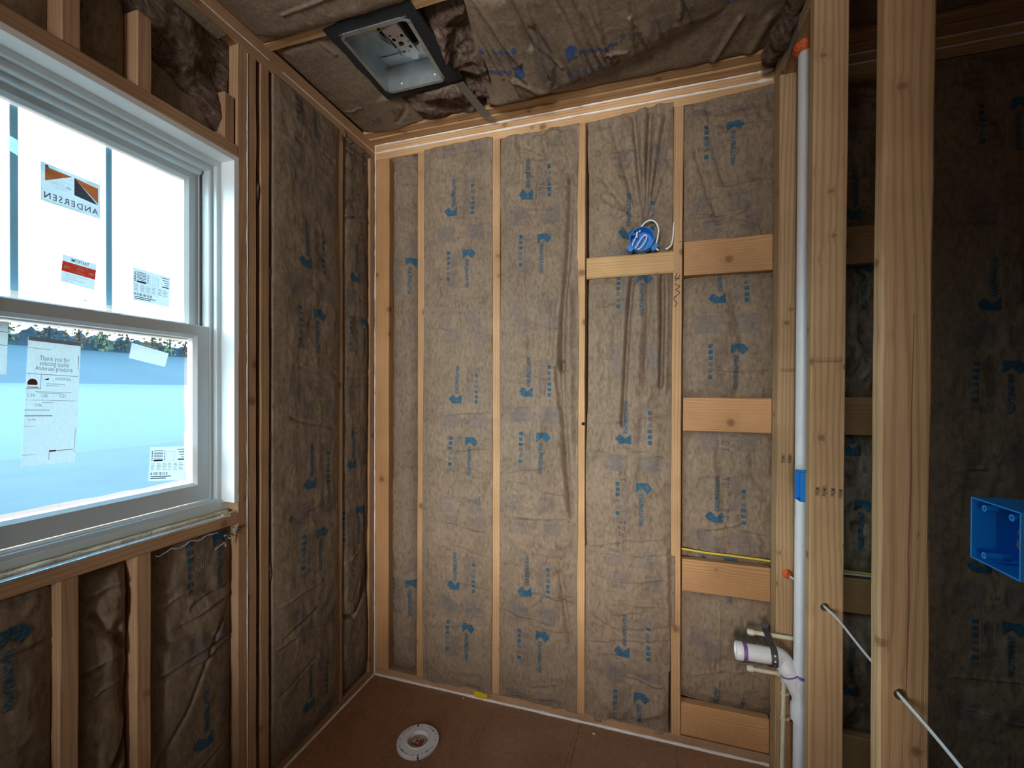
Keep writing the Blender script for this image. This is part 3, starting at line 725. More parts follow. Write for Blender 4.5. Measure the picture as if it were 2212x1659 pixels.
    if art.v:
        A = np.array(art.v); mg = .004
        lo = u0+Lf(A[:, 1])+mg; hi = u1+Rf(A[:, 1])-mg
        ok = (A[:, 0] > lo) & (A[:, 0] < hi) & (A[:, 1] > v0+mg) & (A[:, 1] < v1-mg-.006)
        dd = D(A[:, 0], A[:, 1])+.0016
        b1 = len(P); P += np.stack([A[:, 0], A[:, 1], dd], 1).tolist()
        for f, mi in zip(art.f, art.m):
            if all(ok[i] for i in f): F_.append(tuple(b1+i for i in f)); Mi.append(mi)
    P3 = np.array(P); O, U, V, Nn = [np.array(q) for q in FR[frame]]
    W3 = O+P3[:, :1]*U+P3[:, 1:2]*V+P3[:, 2:]*Nn
    o0 = np.array([W3[:, 0].mean(), W3[:, 1].mean(), W3[:, 2].min()])
    me = bpy.data.meshes.new(name); me.from_pydata((W3-o0).tolist(), [], F_)
    for mm in ((mat or KRAFT), inkm or INK, INKF, INKD): me.materials.append(mm)
    me.polygons.foreach_set('material_index', Mi); me.polygons.foreach_set('use_smooth', [True]*len(F_)); me.update()
    o = bpy.data.objects.new(name, me); COL.objects.link(o); o.location = o0.tolist()
    tag(o, label, cat, group); return o, D

GI = 'kraft faced batts of the back wall'
def tp(x, a, top, amp=.012, s=0): return top
# bay beside the corner post
batt('back', .086, .244, .042, 2.692, 'narrow rolled kraft batt between the corner post and the first stud', GI, e0=-.042, bulge=.042, ncr=9, amp=.7,
     extra=[(STAMP2, .215, 2.15, 0), (STAMP2, .220, 0.50, 0)], prof=lambda u, v: -.3*(u-.2).clip(0)**1)
def bb(i): return SX[i]+SW/2, SX[i+1]-SW/2
a, c = bb(0)
batt('back', a+.002, c-.001, .044, 2.698, 'kraft batt in the second bay from the corner, above the yellow tape', GI, e0=.000, bulge=.010, ncr=20, lw=.006, rw=.003,
     rf=lambda v: .003*np.sin(v*2.1), lf=lambda v: -.004+.012*vnoise(v*1.7, 0*v, 3),
     prints=[(.445, 2.368, 1), (.466, 1.455, 1), (.457, .539, 1), (.54, 2.155, 2), (.551, 1.247, 2), (.54, .337, 2)],
     extra=[(dots('4'), .545, 1.33, math.pi/2), (dots('78'), .575, .99, -math.pi/2)],
     bf=lambda u: -.012+.020*vnoise(u*9, 0*u, 77), tf=lambda u: .006-.010*vnoise(u*6, 0*u, 7))
a, c = bb(1)
f3 = [([(1.035, 2.45), (1.028, 2.25), (1.012, 2.02), (.998, 1.85), (.992, 1.60)], .013, -.034), ([(.992, 1.62), (1.0, 1.40), (1.018, 1.15), (1.040, .93)], .013, -.032),
      ([(1.0, 2.0), (.975, 1.75), (.965, 1.6)], .02, .014), ([(.967, 1.60), (.985, 1.42)], .009, -.018), ([(.95, 1.9), (.945, 1.66)], .012, -.012),
      ([(1.03, 1.95), (1.03, 1.6), (1.045, 1.2)], .014, .014), ([(.90, 1.55), (.885, 1.25), (.90, .98)], .03, .010), ([(.84, 1.62), (.83, 1.9), (.82, 2.1)], .004, -.006),
      ([(.72, 2.02), (.86, 1.93), (1.0, 1.88)], .004, -.006), ([(.72, 2.48), (.80, 2.60), (.78, 2.66)], .015, -.010), ([(.70, 2.56), (.79, 2.62), (.9, 2.57)], .006, .007),
      ([(.72, 2.30), (.83, 2.40), (.92, 2.45), (1.02, 2.47)], .005, .006), ([(.71, 2.38), (.86, 2.44), (1.03, 2.40)], .005, .006), ([(.99, 2.68), (1.0, 2.55), (1.03, 2.45)], .012, -.012),
      ([(.99, .66), (1.01, .50), (1.045, .33)], .014, -.022), ([(.86, .50), (.91, .55), (1.05, .57)], .006, .008)]
batt('back', a+.002, c+.002, .046, 2.694, 'wrinkled kraft batt with a long dark vertical fold down its right side', GI, e0=.000, bulge=.014, ncr=22, amp=1.15, folds=f3,
     rf=lambda v: .003-.008*np.exp(-((v-2.3)/.3)**2)+.003*vnoise(v*5, 0*v, 9),
     prints=[(.821, 2.406, 1), (.827, 1.491, 1), (.823, .563, 1), (.911, 2.193, 2), (.913, 1.281, 2), (.909, .361, 2)],
     extra=[(dots('3'), .97, .80, -math.pi/2)], tf=lambda u: -.006+.012*(u-.7)/.36+.006*vnoise(u*9, 0*u, 3), bf=lambda u: -.010+.014*vnoise(u*9, 0*u, 17))
a, c = bb(2)
rad = []
for (x, z, wd, am) in [(1.11, 2.52, .014, -.016), (1.13, 2.66, .022, .010), (1.20, 2.70, .012, -.014), (1.26, 2.72, .020, .012), (1.30, 2.72, .010, -.020), (1.335, 2.72, .016, .014), (1.37, 2.72, .011, -.030),
                       (1.405, 2.70, .016, .016), (1.435, 2.66, .010, -.020), (1.115, 2.36, .014, .010), (1.45, 2.45, .012, -.012)]:
    rad.append(([(1.350+(x-1.34)*.12, 2.22), (x, z)], wd, am))
low = []
for (x0, x1, wd, am, z1) in [(1.235, 1.21, .016, -.012, 1.45), (1.275, 1.25, .014, .010, 1.3), (1.30, 1.262, .010, -.026, 1.35), (1.335, 1.325, .016, .014, 1.55), (1.365, 1.355, .010, -.016, 1.5), (1.395, 1.40, .015, .018, 1.55),
                             (1.425, 1.42, .009, -.030, 1.52), (1.44, 1.437, .010, .014, 1.5), (1.20, 1.17, .02, -.010, 1.2), (1.335, 1.34, .02, -.010, 1.15)]:
    low.append(([(x0, 1.99), ((x0+x1)/2+.003, 1.8), (x1, z1)], wd, am))
flap = [([(1.447, .82), (1.452, .62), (1.456, .50)], .012, .016), ([(1.12, .78), (1.30, .765), (1.45, .80)], .005, -.007), ([(1.12, .70), (1.25, .66), (1.44, .70)], .005, .006), ([(1.12, .50), (1.25, .44), (1.44, .48)], .006, -.008),
        ([(1.13, .20), (1.2, .12), (1.25, .06)], .02, .014), ([(1.33, .08), (1.44, .14)], .02, .016)]
batt('back', a+.006, c-.001, .048, 2.692, 'strongly creased kraft batt behind the round blue box, folds radiating from the box', GI, e0=-.006, bulge=.016, ncr=22, amp=1.15, folds=rad+low+flap,
     lf=lambda v: .004-.006*np.exp(-((v-2.6)/.12)**2)-.008*np.exp(-((v-1.1)/.25)**2)-.006*(v < .8), rf=lambda v: -.004+.004*vnoise(v*6, 0*v, 19)+.016*(v < .80)*(v > .5)-.006*(v < .30),
     prof=lambda u, v: -.024*np.exp(-((v-2.045)/.07)**4)-.055*np.exp(-((v-2.13)/.085)**4-((u-1.35)/.085)**4),
     prints=[(1.271, 2.19, 1), (1.264, 1.289, 1), (1.263, .361, 1), (1.35, 1.981, 2), (1.353, 1.077, 2), (1.348, .168, 2)],
     extra=[(dots('R21'), 1.275, .86, math.pi/2), (dots('12'), 1.275, 1.10, math.pi/2), (dots('3'), 1.262, 1.345, math.pi/2)],
     tf=lambda u: .000+.022*(u-1.1)/.36+.005*vnoise(u*11, 0*u, 8), bf=lambda u: -.022+.018*vnoise(u*8, 0*u, 23))
a, c = bb(3)
gapz = [(0.184, .655), (.790, 1.329), (1.470, 1.981), (2.124, 2.70)]
def lad(u, v, am=.036):
    h = 0
    for z0, z1 in gapz:
        t = np.clip((v-z0)/(z1-z0), 0, 1); h = h+am*(1-np.abs(2*t-1)**5)*((v > z0) & (v < z1))
    return h
batt('back', a+.002, 1.86, .046, 2.690, 'kraft batt behind the wide ladder blocks left of the partition', GI, e0=-.058, bulge=.012, ncr=16, amp=1.0, prof=lad,
     folds=[([(1.52, 2.66), (1.55, 2.5), (1.60, 2.33), (1.64, 2.2)], .014, -.016), ([(1.60, 2.68), (1.62, 2.5), (1.66, 2.35)], .012, -.012), ([(1.52, 2.36), (1.66, 2.33), (1.84, 2.345)], .004, .006),
            ([(1.51, 2.23), (1.65, 2.215), (1.78, 2.16), (1.80, 2.13)], .006, .010), ([(1.74, 2.70), (1.80, 2.55)], .016, .012), ([(1.62, 1.25), (1.64, 1.0), (1.63, .82)], .014, .008), ([(1.70, 1.9), (1.73, 1.7), (1.72, 1.5)], .02, -.010),
            ([(1.655, .62), (1.65, .2)], .004, .004)],
     prints=[(1.636, 1.882, 1), (1.629, .977, 1), (1.703, 2.582, 2), (1.722, 1.669, 2), (1.707, .779, 2), (1.634, .102, 1)],
     extra=[(dots('12'), 1.685, 1.245, math.pi/2), (dots('21'), 1.685, 1.10, math.pi/2), (dots('12'), 1.685, .97, math.pi/2), (dots('73'), 1.675, .80, math.pi/2)],
     tf=lambda u: -.004+.030*(u-1.5)/.33+.005*vnoise(u*11, 0*u, 12))
batt('back', 1.93, SX[5]-SW/2-.002, .046, 2.68, 'kraft batt seen in the gap between the two big partition studs', GI, e0=-.058, bulge=.014, ncr=8, prof=lad, prints=[(2.101, 2.178, 1), (2.154, 1.968, 2), (2.104, 1.276, 1), (2.151, 1.063, 2), (2.15, .15, 2), (2.10, .36, 1)])
batt('back', SX[5]+SW/2+.002, SX[6]-SW/2-.002, .046, 2.69, 'dark kraft batt on the far right behind the wide blue box', GI, e0=-.012, bulge=.016, ncr=8, amp=.5,
     prints=[(2.503, 1.806, 1), (2.483, .882, 1), (2.577, 1.584, 2), (2.584, .673, 2), (2.59, 2.49, 2)])
batt('back', SX[6]+SW/2+.002, 3.3, .046, 2.69, 'kraft batt outside the right picture edge', GI, ncr=4, res=.02)

GJ = 'kraft faced batts of the window wall'
batt('left', -.250, -.047, .045, 2.70, 'narrow kraft batt in the last window wall bay before the corner', GJ, e0=-.016, bulge=.016, ncr=9, amp=.9, prints=[(-.167, 2.047, 1), (-.084, 1.832, 2), (-.188, 1.14, 1), (-.124, .896, 2), (-.124, -.02, 2), (-.08, 2.745, 2)],
     extra=[(dots('R21'), -.15, 2.52, -math.pi/2), (dots('12'), -.135, 2.28, -math.pi/2), (dots('3'), -.15, 2.08, -math.pi/2), (dots('R21'), -.20, .66, -math.pi/2), (dots('12'), -.17, 1.32, -math.pi/2)],
     rf=lambda v: .012*np.exp(-((v-2.0)/.25)**2)*0+.006*vnoise(v*4, 0*v, 31)-.014*np.exp(-((v-.55)/.12)**2), folds=[([(-.25, .42), (-.17, .39), (-.06, .50)], .010, -.020), ([(-.08, .9), (-.07, .6), (-.11, .48)], .012, -.014)], vert=.8)
batt('left', -.650, -.291, .045, 2.70, 'wide kraft batt on the window wall between the single stud and the corner bay', GJ, e0=.003, bulge=.008, ncr=10, amp=.8, lw=.002,
     rf=lambda v: .016*np.exp(-((v-2.15)/.42)**2)*0+.004+.030*vnoise(v*1.9, 0*v, 41)+.012*np.exp(-((v-1.95)/.3)**2)-.020*np.exp(-((v-1.5)/.35)**2)*0,
     prints=[(-.501, 2.026, 1), (-.415, 1.818, 2), (-.474, 1.103, 1), (-.398, .873, 2), (-.479, .172, 1), (-.43, 2.73, 2), (-.39, -.04, 2)])
batt('left', -1.069, -.7955, .045, 1.024, 'kraft batt under the window beside the trimmer stud, its top edge torn', GJ, e0=-.035, bulge=.020, ncr=7, prints=[(-.91, .349, 1), (-.839, .99, 2), (-.85, .12, 2)], folds=[([(-1.06, .35), (-.95, .50), (-.80, .78)], .006, -.008)])
batt('left', -1.234, -1.109, .045, 1.018, 'sagging kraft batt between the two cripple studs under the window', GJ, e0=-.045, bulge=.028, ncr=6, folds=[([(-1.25, .33), (-1.18, .40), (-1.10, .56)], .010, -.030), ([(-1.2, .9), (-1.12, .78)], .010, -.012), ([(-1.14, .85), (-1.12, .6)], .012, -.016)], amp=1.3)
batt('left', -1.640, -1.274, .045, 1.020, 'kraft batt under the window at the left picture edge with one dark arrow mark', GJ, e0=-.03, bulge=.020, ncr=6, prints=[(-1.344, .932, 2), (-1.38, .16, 1)])
GK = 'dark batts above the window header'
batt('left', -1.226, -1.103, 2.346, 2.69, 'dark batt above the window between the two visible cripple studs', GK, e0=-.055, bulge=.012, ncr=1, amp=.5)
batt('left', -1.063, -.839, 2.346, 2.69, 'dark batt above the window under the fluffy wool', GK, e0=-.055, bulge=.014, ncr=1, amp=.5)
batt('left', -1.640, -1.266, 2.346, 2.69, 'dark batt above the window at the left picture edge', GK, e0=-.055, bulge=.014, ncr=1, amp=.5)

GT = 'kraft faced batts of the ceiling'
# near-fan batt, two batts right of the wool, next bay, dark room
batt('top', .004, .345, .070, .646, 'smooth kraft batt on the ceiling between the window wall and the fan housing', GT, e0=-.016, bulge=.014, ncr=2, amp=.22, crease=.003,
     rf=lambda v: np.interp(v, [.07, .20, .285, .305, .65], [0, -.012, -.03, -.084, -.090])+.003*vnoise(v*14, 0*v, 55), folds=[([(.20, .64), (.22, .57)], .006, .006), ([(.24, .64), (.25, .58)], .005, -.005), ([(.22, .14), (.30, .20), (.33, .27)], .012, -.006)],
     extra=[(dots('12'), .11, .17, .05), (dots('38'), .235, .20, .05)], depth=.05)
batt('top', .86, 1.822, .098, .646, 'grey brown kraft batt on the ceiling tucked against the partition', GT, e0=-.024, bulge=.026, ncr=1, amp=.28, prints=[(1.745, .375, 1, math.pi/2)], inkm=INKV,
     folds=[([(1.60, .12), (1.66, .30)], .010, .010), ([(1.73, .12), (1.76, .26)], .02, .016)], depth=.05)
def rfA(v): return np.interp(v, [.10, .15, .20, .275, .36, .45, .65], [-.90, -.72, -.48, -.17, .0, .03, .05])+.004*vnoise(v*20, 0*v, 5)
fA = [([(.74+.055*k+.02*math.sin(k*5), .66), (.76+.058*k+.02*math.sin(k*3), .52-.10*(k%3)), (.80+.06*k, .30-.06*((k*7)%4))], .0045+.002*(k%3), .0065*(1 if k%3 else -1)) for k in range(13)]+[([(.78+.01*k, .66), (.80+.03*k, .30+.02*k)], .008, .010) for k in (0, 3)]+[([(.93, .66), (.95, .42)], .012, -.014), ([(1.12, .66), (1.16, .40), (1.20, .25)], .006, .010), ([(1.17, .66), (1.19, .5), (1.245, .22)], .006, .010),
      ([(1.30, .45), (1.33, .24)], .005, .010), ([(.98, .50), (1.02, .3), (1.0, .2)], .012, -.012), ([(1.45, .6), (1.46, .4)], .008, .008), ([(.84, .28), (.92, .20), (.98, .16)], .01, .010)]
batt('top', .715, 1.62, .135, .646, 'large sagging kraft batt on the ceiling right of the torn wool, printed with blue arrows', GT, e0=-.004, bulge=.036, ncr=0, amp=.20, rf=rfA, lf=lambda v: -.04+.11*np.clip((v-.13)/.5, 0, 1)+.008*vnoise(v*12, 0*v, 6),
     prints=[(1.091, .366, 2, math.pi/2), (.873, .318, 1, math.pi/2)], extra=[(dots('R38'), 1.264, .362, 0.03), (dots('25'), 1.46, .40, 0.03)], folds=fA, inkm=INKV, depth=.045)
batt('top', .004, .68, .692, 1.258, 'kraft batt on the ceiling in the bay nearer the camera, behind the joist', GT, e0=-.004, bulge=.018, ncr=6, amp=.28, depth=.05)
batt('top', .69, 1.83, .692, 1.258, 'kraft batt on the ceiling above the camera', GT, e0=-.004, bulge=.02, ncr=3, res=.015, depth=.05)
batt('top', 1.93, 3.9, .10, .648, 'dark kraft batt on the ceiling of the room beyond the partition', GT, e0=-.03, bulge=.02, ncr=6, res=.012, depth=.04)

# ------------------------------------------------------------------ loose brown wool
def wool(frame, quad, base, amp, label, nu=70, nv=70, sd=0, group=None, env=None, name='mineral_wool', fr=1.0, depth=.05):
    """torn wool pad over a four cornered patch (u,v) of a wall or the ceiling"""
    S, T = np.meshgrid(np.linspace(0, 1, nu+1), np.linspace(0, 1, nv+1)); q = np.array(quad)
    e = lambda s, n: .05*vnoise(s*9, 0*s+n, sd+n)
    S2 = S+e(T, 1)*(2*S-1); T2 = T+e(S, 2)*(2*T-1)
    P = ((1-S2)*(1-T2))[..., None]*q[0]+(S2*(1-T2))[..., None]*q[1]+(S2*T2)[..., None]*q[2]+((1-S2)*T2)[..., None]*q[3]
    u, v = P[..., 0], P[..., 1]
    edge = np.minimum(1, 7*np.minimum(np.minimum(S, 1-S), np.minimum(T, 1-T)))
    wx = .35*fbm(u*9*fr, v*9*fr, 2, sd+50)
    h = base+amp*(1.35*fbm(u*10*fr+wx*1.6, v*10*fr+wx*1.6, 2, sd)+.30*ridged(u*26*fr+wx*3, v*20*fr-wx*3, 2, sd+4)+.07*fbm(u*70+wx*8, v*50-wx*8, 2, sd+8))
    h = h*edge+(base-.6*amp)*(1-edge)
    if env is not None: h = h+env(u, v)
    Pl = np.stack([u.ravel(), v.ravel(), h.ravel()], 1).tolist()
    F_ = [(j*(nu+1)+i, j*(nu+1)+i+1, (j+1)*(nu+1)+i+1, (j+1)*(nu+1)+i) for j in range(nv) for i in range(nu)]
    ring = [i for i in range(nu+1)]+[j*(nu+1)+nu for j in range(1, nv+1)]+[nv*(nu+1)+i for i in range(nu-1, -1, -1)]+[j*(nu+1) for j in range(nv-1, 0, -1)]
    b0 = len(Pl)
    for k in ring: Pl.append((Pl[k][0], Pl[k][1], Pl[k][2]-depth))
    n = len(ring); F_ += [(ring[k], b0+k, b0+(k+1) % n, ring[(k+1) % n]) for k in range(n)]+[tuple(b0+k for k in range(n))]
    m_ = MB(); m_.add(wall_map(frame, Pl), F_)
    return m_.build(name, WOOL, smooth=True, label=label, cat='insulation', group=group)
wool('top', [(.285, .075), (.665, .085), (.64, .315), (.325, .315)], -.010, .040, 'torn brown wool between the fan housing and the back wall', 80, 56, 3)
wool('top', [(.628, .075), (.750, .12), (.805, .668), (.585, .668)], -.020, .062, 'deep torn brown wool filling the gap right of the fan housing', 56, 110, 9)
wool('left', [(-1.08, 2.50), (-.800, 2.36), (-.797, 2.695), (-1.16, 2.695)], -.018, .035, 'grey fluffy wool draped over the batts above the window', 80, 80, 15, fr=.8)
wool('left', [(-1.26, 2.46), (-1.215, 2.44), (-1.20, 2.58), (-1.25, 2.60)], -.005, .03, 'small wisp of wool caught on the cripple stud above the window', 20, 30, 19)
wool('left', [(-.720, .05), (-.701, .05), (-.701, 2.69), (-.720, 2.69)], -.020, .02, 'strip of wool squeezed in the slot right of the king stud', 6, 240, 23, depth=.03)
wool('left', [(-.664, .05), (-.644, .05), (-.646, 2.69), (-.664, 2.69)], -.014, .02, 'strip of wool along the left edge of the wide window wall batt', 8, 240, 25, depth=.03)
# hanging tuft by the partition
m_ = MB(); pts = []; rs = []
for i in range(26):
    t = i/25; pts.append((1.790+.028*math.sin(t*2.4)+.006*math.sin(t*23), -.075-.30*t, 2.755-.006*math.sin(t*3.1)+.012*t)); rs.append(.008+.030*math.sin(min(1, t*1.15+.12)*2.6)**.8*(1+.35*float(vnoise(t*9, 1, 3))))
m_.tube(pts, rs, 20)
ov = np.array(m_.v); ov = ov+np.stack([.010*fbm(ov[:, 1]*30, ov[:, 2]*60+ov[:, 0]*60, 3, k) for k in (1, 5, 9)], 1); m_.v = [tuple(p) for p in ov.tolist()]
m_.build('mineral_wool', WOOL, smooth=True, label='rolled tuft of brown wool hanging from the ceiling beside the vent pipe top', cat='insulation')

# ------------------------------------------------------------------ window
win = empty('window_1', (-0.08, -1.18, 1.075), kind='structure')
YC = -1.18
def sash_ring(m_, ro, ri, xf, xb, bev=.010, mi=0):
    """ro, ri = (half width, z0, z1) of the outside and the sight line; bevelled towards the glass"""
    def loop(r, x, k=0): w, z0, z1 = r; return [(x, YC-w+k, z0+k), (x, YC+w-k, z0+k), (x, YC+w-k, z1-k), (x, YC-w+k, z1-k)]
    Ls = [loop(ro, xb), loop(ro, xf-.002), loop(ro, xf, .002), loop(ri, xf), loop(ri, xf-bev, bev), loop(ri, xb, bev)]
    vs_ = [p for l in Ls for p in l]; fs = []
    for a in range(len(Ls)):
        b_ = (a+1) % len(Ls)
        for k in range(4): k2 = (k+1) % 4; fs.append((a*4+k, a*4+k2, b_*4+k2, b_*4+k))
    return m_.add(vs_, fs, mi)
HW = 0.372
j = MB()
j.box(-.060, .0, -.808, -.7895, 1.104, 2.304).box(-.060, .0, -1.5705, -1.552, 1.104, 2.304).box(-.060, .0, -1.552, -.808, 2.286, 2.304)
j.build('jamb_extension', JAMBW, win, bevel=.0012)
f = MB()
sash_ring(f, (.390, 1.076, 2.303), (.358, 1.116, 2.269), -.060, -.076, bev=.002)
sash_ring(f, (.385, 1.08, 2.30), (.347, 1.112, 2.252), -.078, -.118, bev=.004)
sash_ring(f, (.385, 1.08, 2.30), (.340, 1.10, 2.250), -.116, -.165, bev=.003)
f.box(-.076, -.052, YC-.39, YC+.39, 1.098, 1.112).box(-.064, -.048, YC-.388, YC+.388, 1.078, 1.099)
f.box(-.112, -.108, YC+.338, YC+.350, 1.70, 2.25)
f.build('frame', VINYL, win, bevel=.0008)
MB().box(-.1135, -.1075, YC+.3355, YC+.3395, 1.712, 2.246).build('weather_seal', SEAL, win)
MB().tube([(-.112, YC-.34, 2.243), (-.112, YC+.334, 2.243)], .012, 16).build('head_stop', VINYL, win, smooth=True)
lo_ = MB(); sash_ring(lo_, (.345, 1.120, 1.712), (.304, 1.174, 1.678), -.080, -.113, bev=.010)
lo_ = lo_.build('lower_sash', VINYL, win)
up_ = MB(); sash_ring(up_, (.339, 1.662, 2.247), (.306, 1.712, 2.214), -.121, -.151, bev=.010)
up_ = up_.build('upper_sash', VINYL, win)
MB().box(-.103, -.100, YC-.297, YC+.297, 1.181, 1.671).build('glass_pane', GLASS, lo_)
MB().box(-.141, -.138, YC-.299, YC+.299, 1.719, 2.207).build('glass_pane', GLASS, up_)
for y in (-1.0825, -1.2815): MB().box(-.165, -.1535, y-.0085, y+.0085, 1.705, 2.215).build('grille_bar', VINYL, up_, bevel=.002)
def wavy(x, y0, y1, z0, z1, sd, amp=.004):
    vs_ = []; n = 24
    pts = [(y0+(y1-y0)*i/n, z0) for i in range(n)]+[(y1, z0+(z1-z0)*i/n) for i in range(n)]+[(y1-(y1-y0)*i/n, z1) for i in range(n)]+[(y0, z1-(z1-z0)*i/n) for i in range(n)]
    return [(x, a+amp*float(vnoise(a*23, b_*23, sd)), b_+amp*float(vnoise(a*19, b_*21, sd+2))) for a, b_ in pts]
MB().prism(wavy(-.0985, -1.448, -.906, 1.198, 1.651, 3), (.0004, 0, 0)).build('protective_film', FILM, lo_)
MB().prism(wavy(-.1365, -1.455, -.896, 1.740, 2.196, 5), (.0004, 0, 0)).build('protective_film', FILM, up_)
# crumpled end of film lying on the meeting rail
cr = MB(); pts = []
for i in range(13):
    t = i/12; y = -1.19+.115*t; z = 1.716+.020*math.exp(-((t-.12)/.12)**2)+.006*math.exp(-((t-.4)/.2)**2)
    pts.append((y, z))
for i in range(12):
    (y0, z0), (y1, z1) = pts[i], pts[i+1]
    k0, k1 = .004+.004*math.sin(i*.9), .004+.004*math.sin((i+1)*.9)
    cr.add([(-.090+k0, y0, z0), (-.090+k1, y1, z1), (-.112+k1, y1, z1+.004), (-.112+k0, y0, z0+.010), (-.090+k0, y0, z0-.0012), (-.090+k1, y1, z1-.0012), (-.112+k1, y1, z1+.0028), (-.112+k0, y0, z0+.0088)],
           [(0, 1, 2, 3), (7, 6, 5, 4), (0, 4, 5, 1), (3, 2, 6, 7)])
cr.build('tape_scrap', PAPERW, smooth=True, label='crumpled curl of white tape lying on the window meeting rail', cat='tape')
# rough sill dressing
tp_ = MB(); vs_ = []; n = 60
for i in range(n+1):
    y = -1.9+1.078*i/n; w0 = .003*float(vnoise(i*.5, 1, 3)); vs_ += [(-.019+w0, y, 1.0695), (-.0015, y, 1.0698), (.0012, y, 1.0690), (.0012, y, 1.0635+.003*float(vnoise(i*.8, 4)))]
tp_.add(vs_, [(i*4+k, (i+1)*4+k, (i+1)*4+k+1, i*4+k+1) for i in range(n) for k in range(3)])
tp_.build('flashing_tape', FOIL, smooth=True, label='shiny silver flashing tape along the edge of the rough window sill', cat='tape')
sb = MB(); pts = []; rs = []
for i in range(70):
    y = -1.9+1.09*i/69; pts.append((-.029+.003*float(vnoise(i*.4, 2)), y, 1.0705+.002*float(vnoise(i*.7, 9)))); rs.append(.0085*(1+.6*float(vnoise(i*.55, 7, 2))))
sb.tube(pts, rs, 12); sb.box(-.012, -.004, -.845, -.798, 1.069, 1.0735)
sb.build('sealant_bead', TANF, smooth=True, label='lumpy tan sealant bead on the rough sill under the window', cat='sealant')
MB().box(-.06, -.040, -1.9, -.797, 1.0685, 1.0775).build('shim_strip', RAWW, label='thin raw wood strip between the window frame and the rough sill', cat='board', bevel=.001)
# torn paper and tape at the sill corner
tn = MB(); r = random.Random(5)
for i in range(16):
    t = i/15; y = -.868+.072*t+r.uniform(-.006, .006); z = .975+.045*t+r.uniform(-.008, .006); x = .004+r.uniform(0, .006)
    a = r.uniform(-.6, 1.0); l = r.uniform(.006, .018); w = r.uniform(.002, .005)
    dy, dz = l*math.cos(a), l*math.sin(a)
    tn.prism([(x, y-dy, z-dz), (x+.002, y+dy, z+dz), (x+.002, y+dy-w*math.sin(a), z+dz+w*math.cos(a)), (x, y-dy-w*math.sin(a)*1.6, z-dz+w*1.6)], (.0012, 0, 0), i % 3 == 0)
tn.prism([(.006, -.853, .985), (.006, -.846, .965), (.006, -.842, .966), (.006, -.847, .988)], (.0012, 0, 0), 0)
tn.build('torn_paper', [PAPER, SEAL], label='torn scraps of grey paper and tape under the right end of the sill board', cat='scrap')
te = MB(); pts = [(.003, -1.06+.19*i/30, 1.012-.000*i+.012*(i/30)-.004*math.sin(i*.7)+.005*float(vnoise(i*.9, 3))) for i in range(31)]
te.tube(pts, [.0016*(1+.8*float(vnoise(i*.8, 6))) for i in range(31)], 6)
te.build('torn_paper', PAPER, smooth=True, label='pale torn paper edge along the bottom of the sill board', cat='scrap')

# ------------------------------------------------------------------ stickers on the panes
def sticker(name, quad, x, art, mats, label, cat='sticker', th=.0004, group=None):
    """quad = four (y,z) corners, clockwise from the upper left; art in 0..1 from the lower left"""
    m_ = MB(); q = [np.array(p) for p in quad]
    m_.prism([(x, *q[3]), (x, *q[2]), (x, *q[1]), (x, *q[0])], (th, 0, 0), 0)
    def mp(a, b_, ly=0): p = (1-a)*(1-b_)*q[3]+a*(1-b_)*q[2]+a*b_*q[1]+(1-a)*b_*q[0]; return (x+th+.0003+.00018*ly, p[0], p[1])
    ly = {}
    for f, k in zip(art.f, art.m):
        for i in f: ly[i] = k
    if art.v: m_.add([mp(a, b_, ly.get(i, 0)) for i, (a, b_) in enumerate(art.v)], [], 0); b0 = len(m_.v)-len(art.v); m_.f += [tuple(b0+i for i in f) for f in art.f]; m_.m += art.m
    return m_.build(name, mats, label=label, cat=cat, group=group)
A = P2()
A.poly([(.065, .90), (.065, .54), (.50, .90)], 1).poly([(.53, .90), (.955, .86), (.955, .42)], 1).poly([(.535, .90), (.535, .43), (.95, .38)], 2)
A.rect(.53, .895, .955, .90, 1)
for k in range(3): A.line(.06, .80-.12*k, .95, .78-.12*k, .004, 3)
_v, _f = text2d('ANDERSEN', .23, sx=.50, bold=.006, spacing=1.25)
mx_ = max(a for a, b_ in _v); A.add([(.95-(a/mx_)*.90, .10+b_) for a, b_ in _v], _f, 2)
_v, _f = text2d('ANDERSEN', .05, sx=.8); A.add([(.94-a, .92+b_) for a, b_ in _v], _f, 3)
A.poly([(.06, .93), (.10, .97), (.13, .90), (.07, .90)], 2)
for k in range(4): A.rect(.12+.03*k, .60-.05*k, .38+.01*k, .605-.05*k, 3)
A.ring(.44, .55, .035, .012, 3)
for k in range(2): A.rect(.06, .05-.03*k, .65, .054-.03*k, 3)
sticker('window_sticker', [(-1.241, 2.084), (-1.114, 2.08), (-1.114, 1.981), (-1.241, 1.983)], -.1350, A, [PAPER, SORANGE, SGREY, SFADE], 'orange and charcoal triangle sticker with mirrored letters on the upper pane')
sticker('tape_strip', [(-1.311, 2.121), (-1.208, 2.093), (-1.214, 2.052), (-1.311, 2.085)], -.1356, P2(), [TAPET], 'translucent tape strip running into the orange and charcoal sticker', 'tape')
A = P2(); A.rect(0, .40, 1, .76, 1)
A.text('IMPORTANT', .5, .82, .16, 2, sx=.60, bold=.012, align='CENTER')
A.text('Remove packing clips', .52, .675, .085, 3, sx=.62, bold=.015, align='CENTER').text('AFTER', .52, .565, .12, 3, sx=.75, bold=.025, align='CENTER').text('Installation.', .52, .455, .095, 3, sx=.75, bold=.015, align='CENTER')
A.poly([(.03, .58), (.11, .66), (.11, .62), (.22, .62), (.22, .54), (.11, .54), (.11, .50)], 3).poly([(.97, .56), (.89, .64), (.89, .60), (.78, .60), (.78, .52), (.89, .52), (.89, .48)], 3)
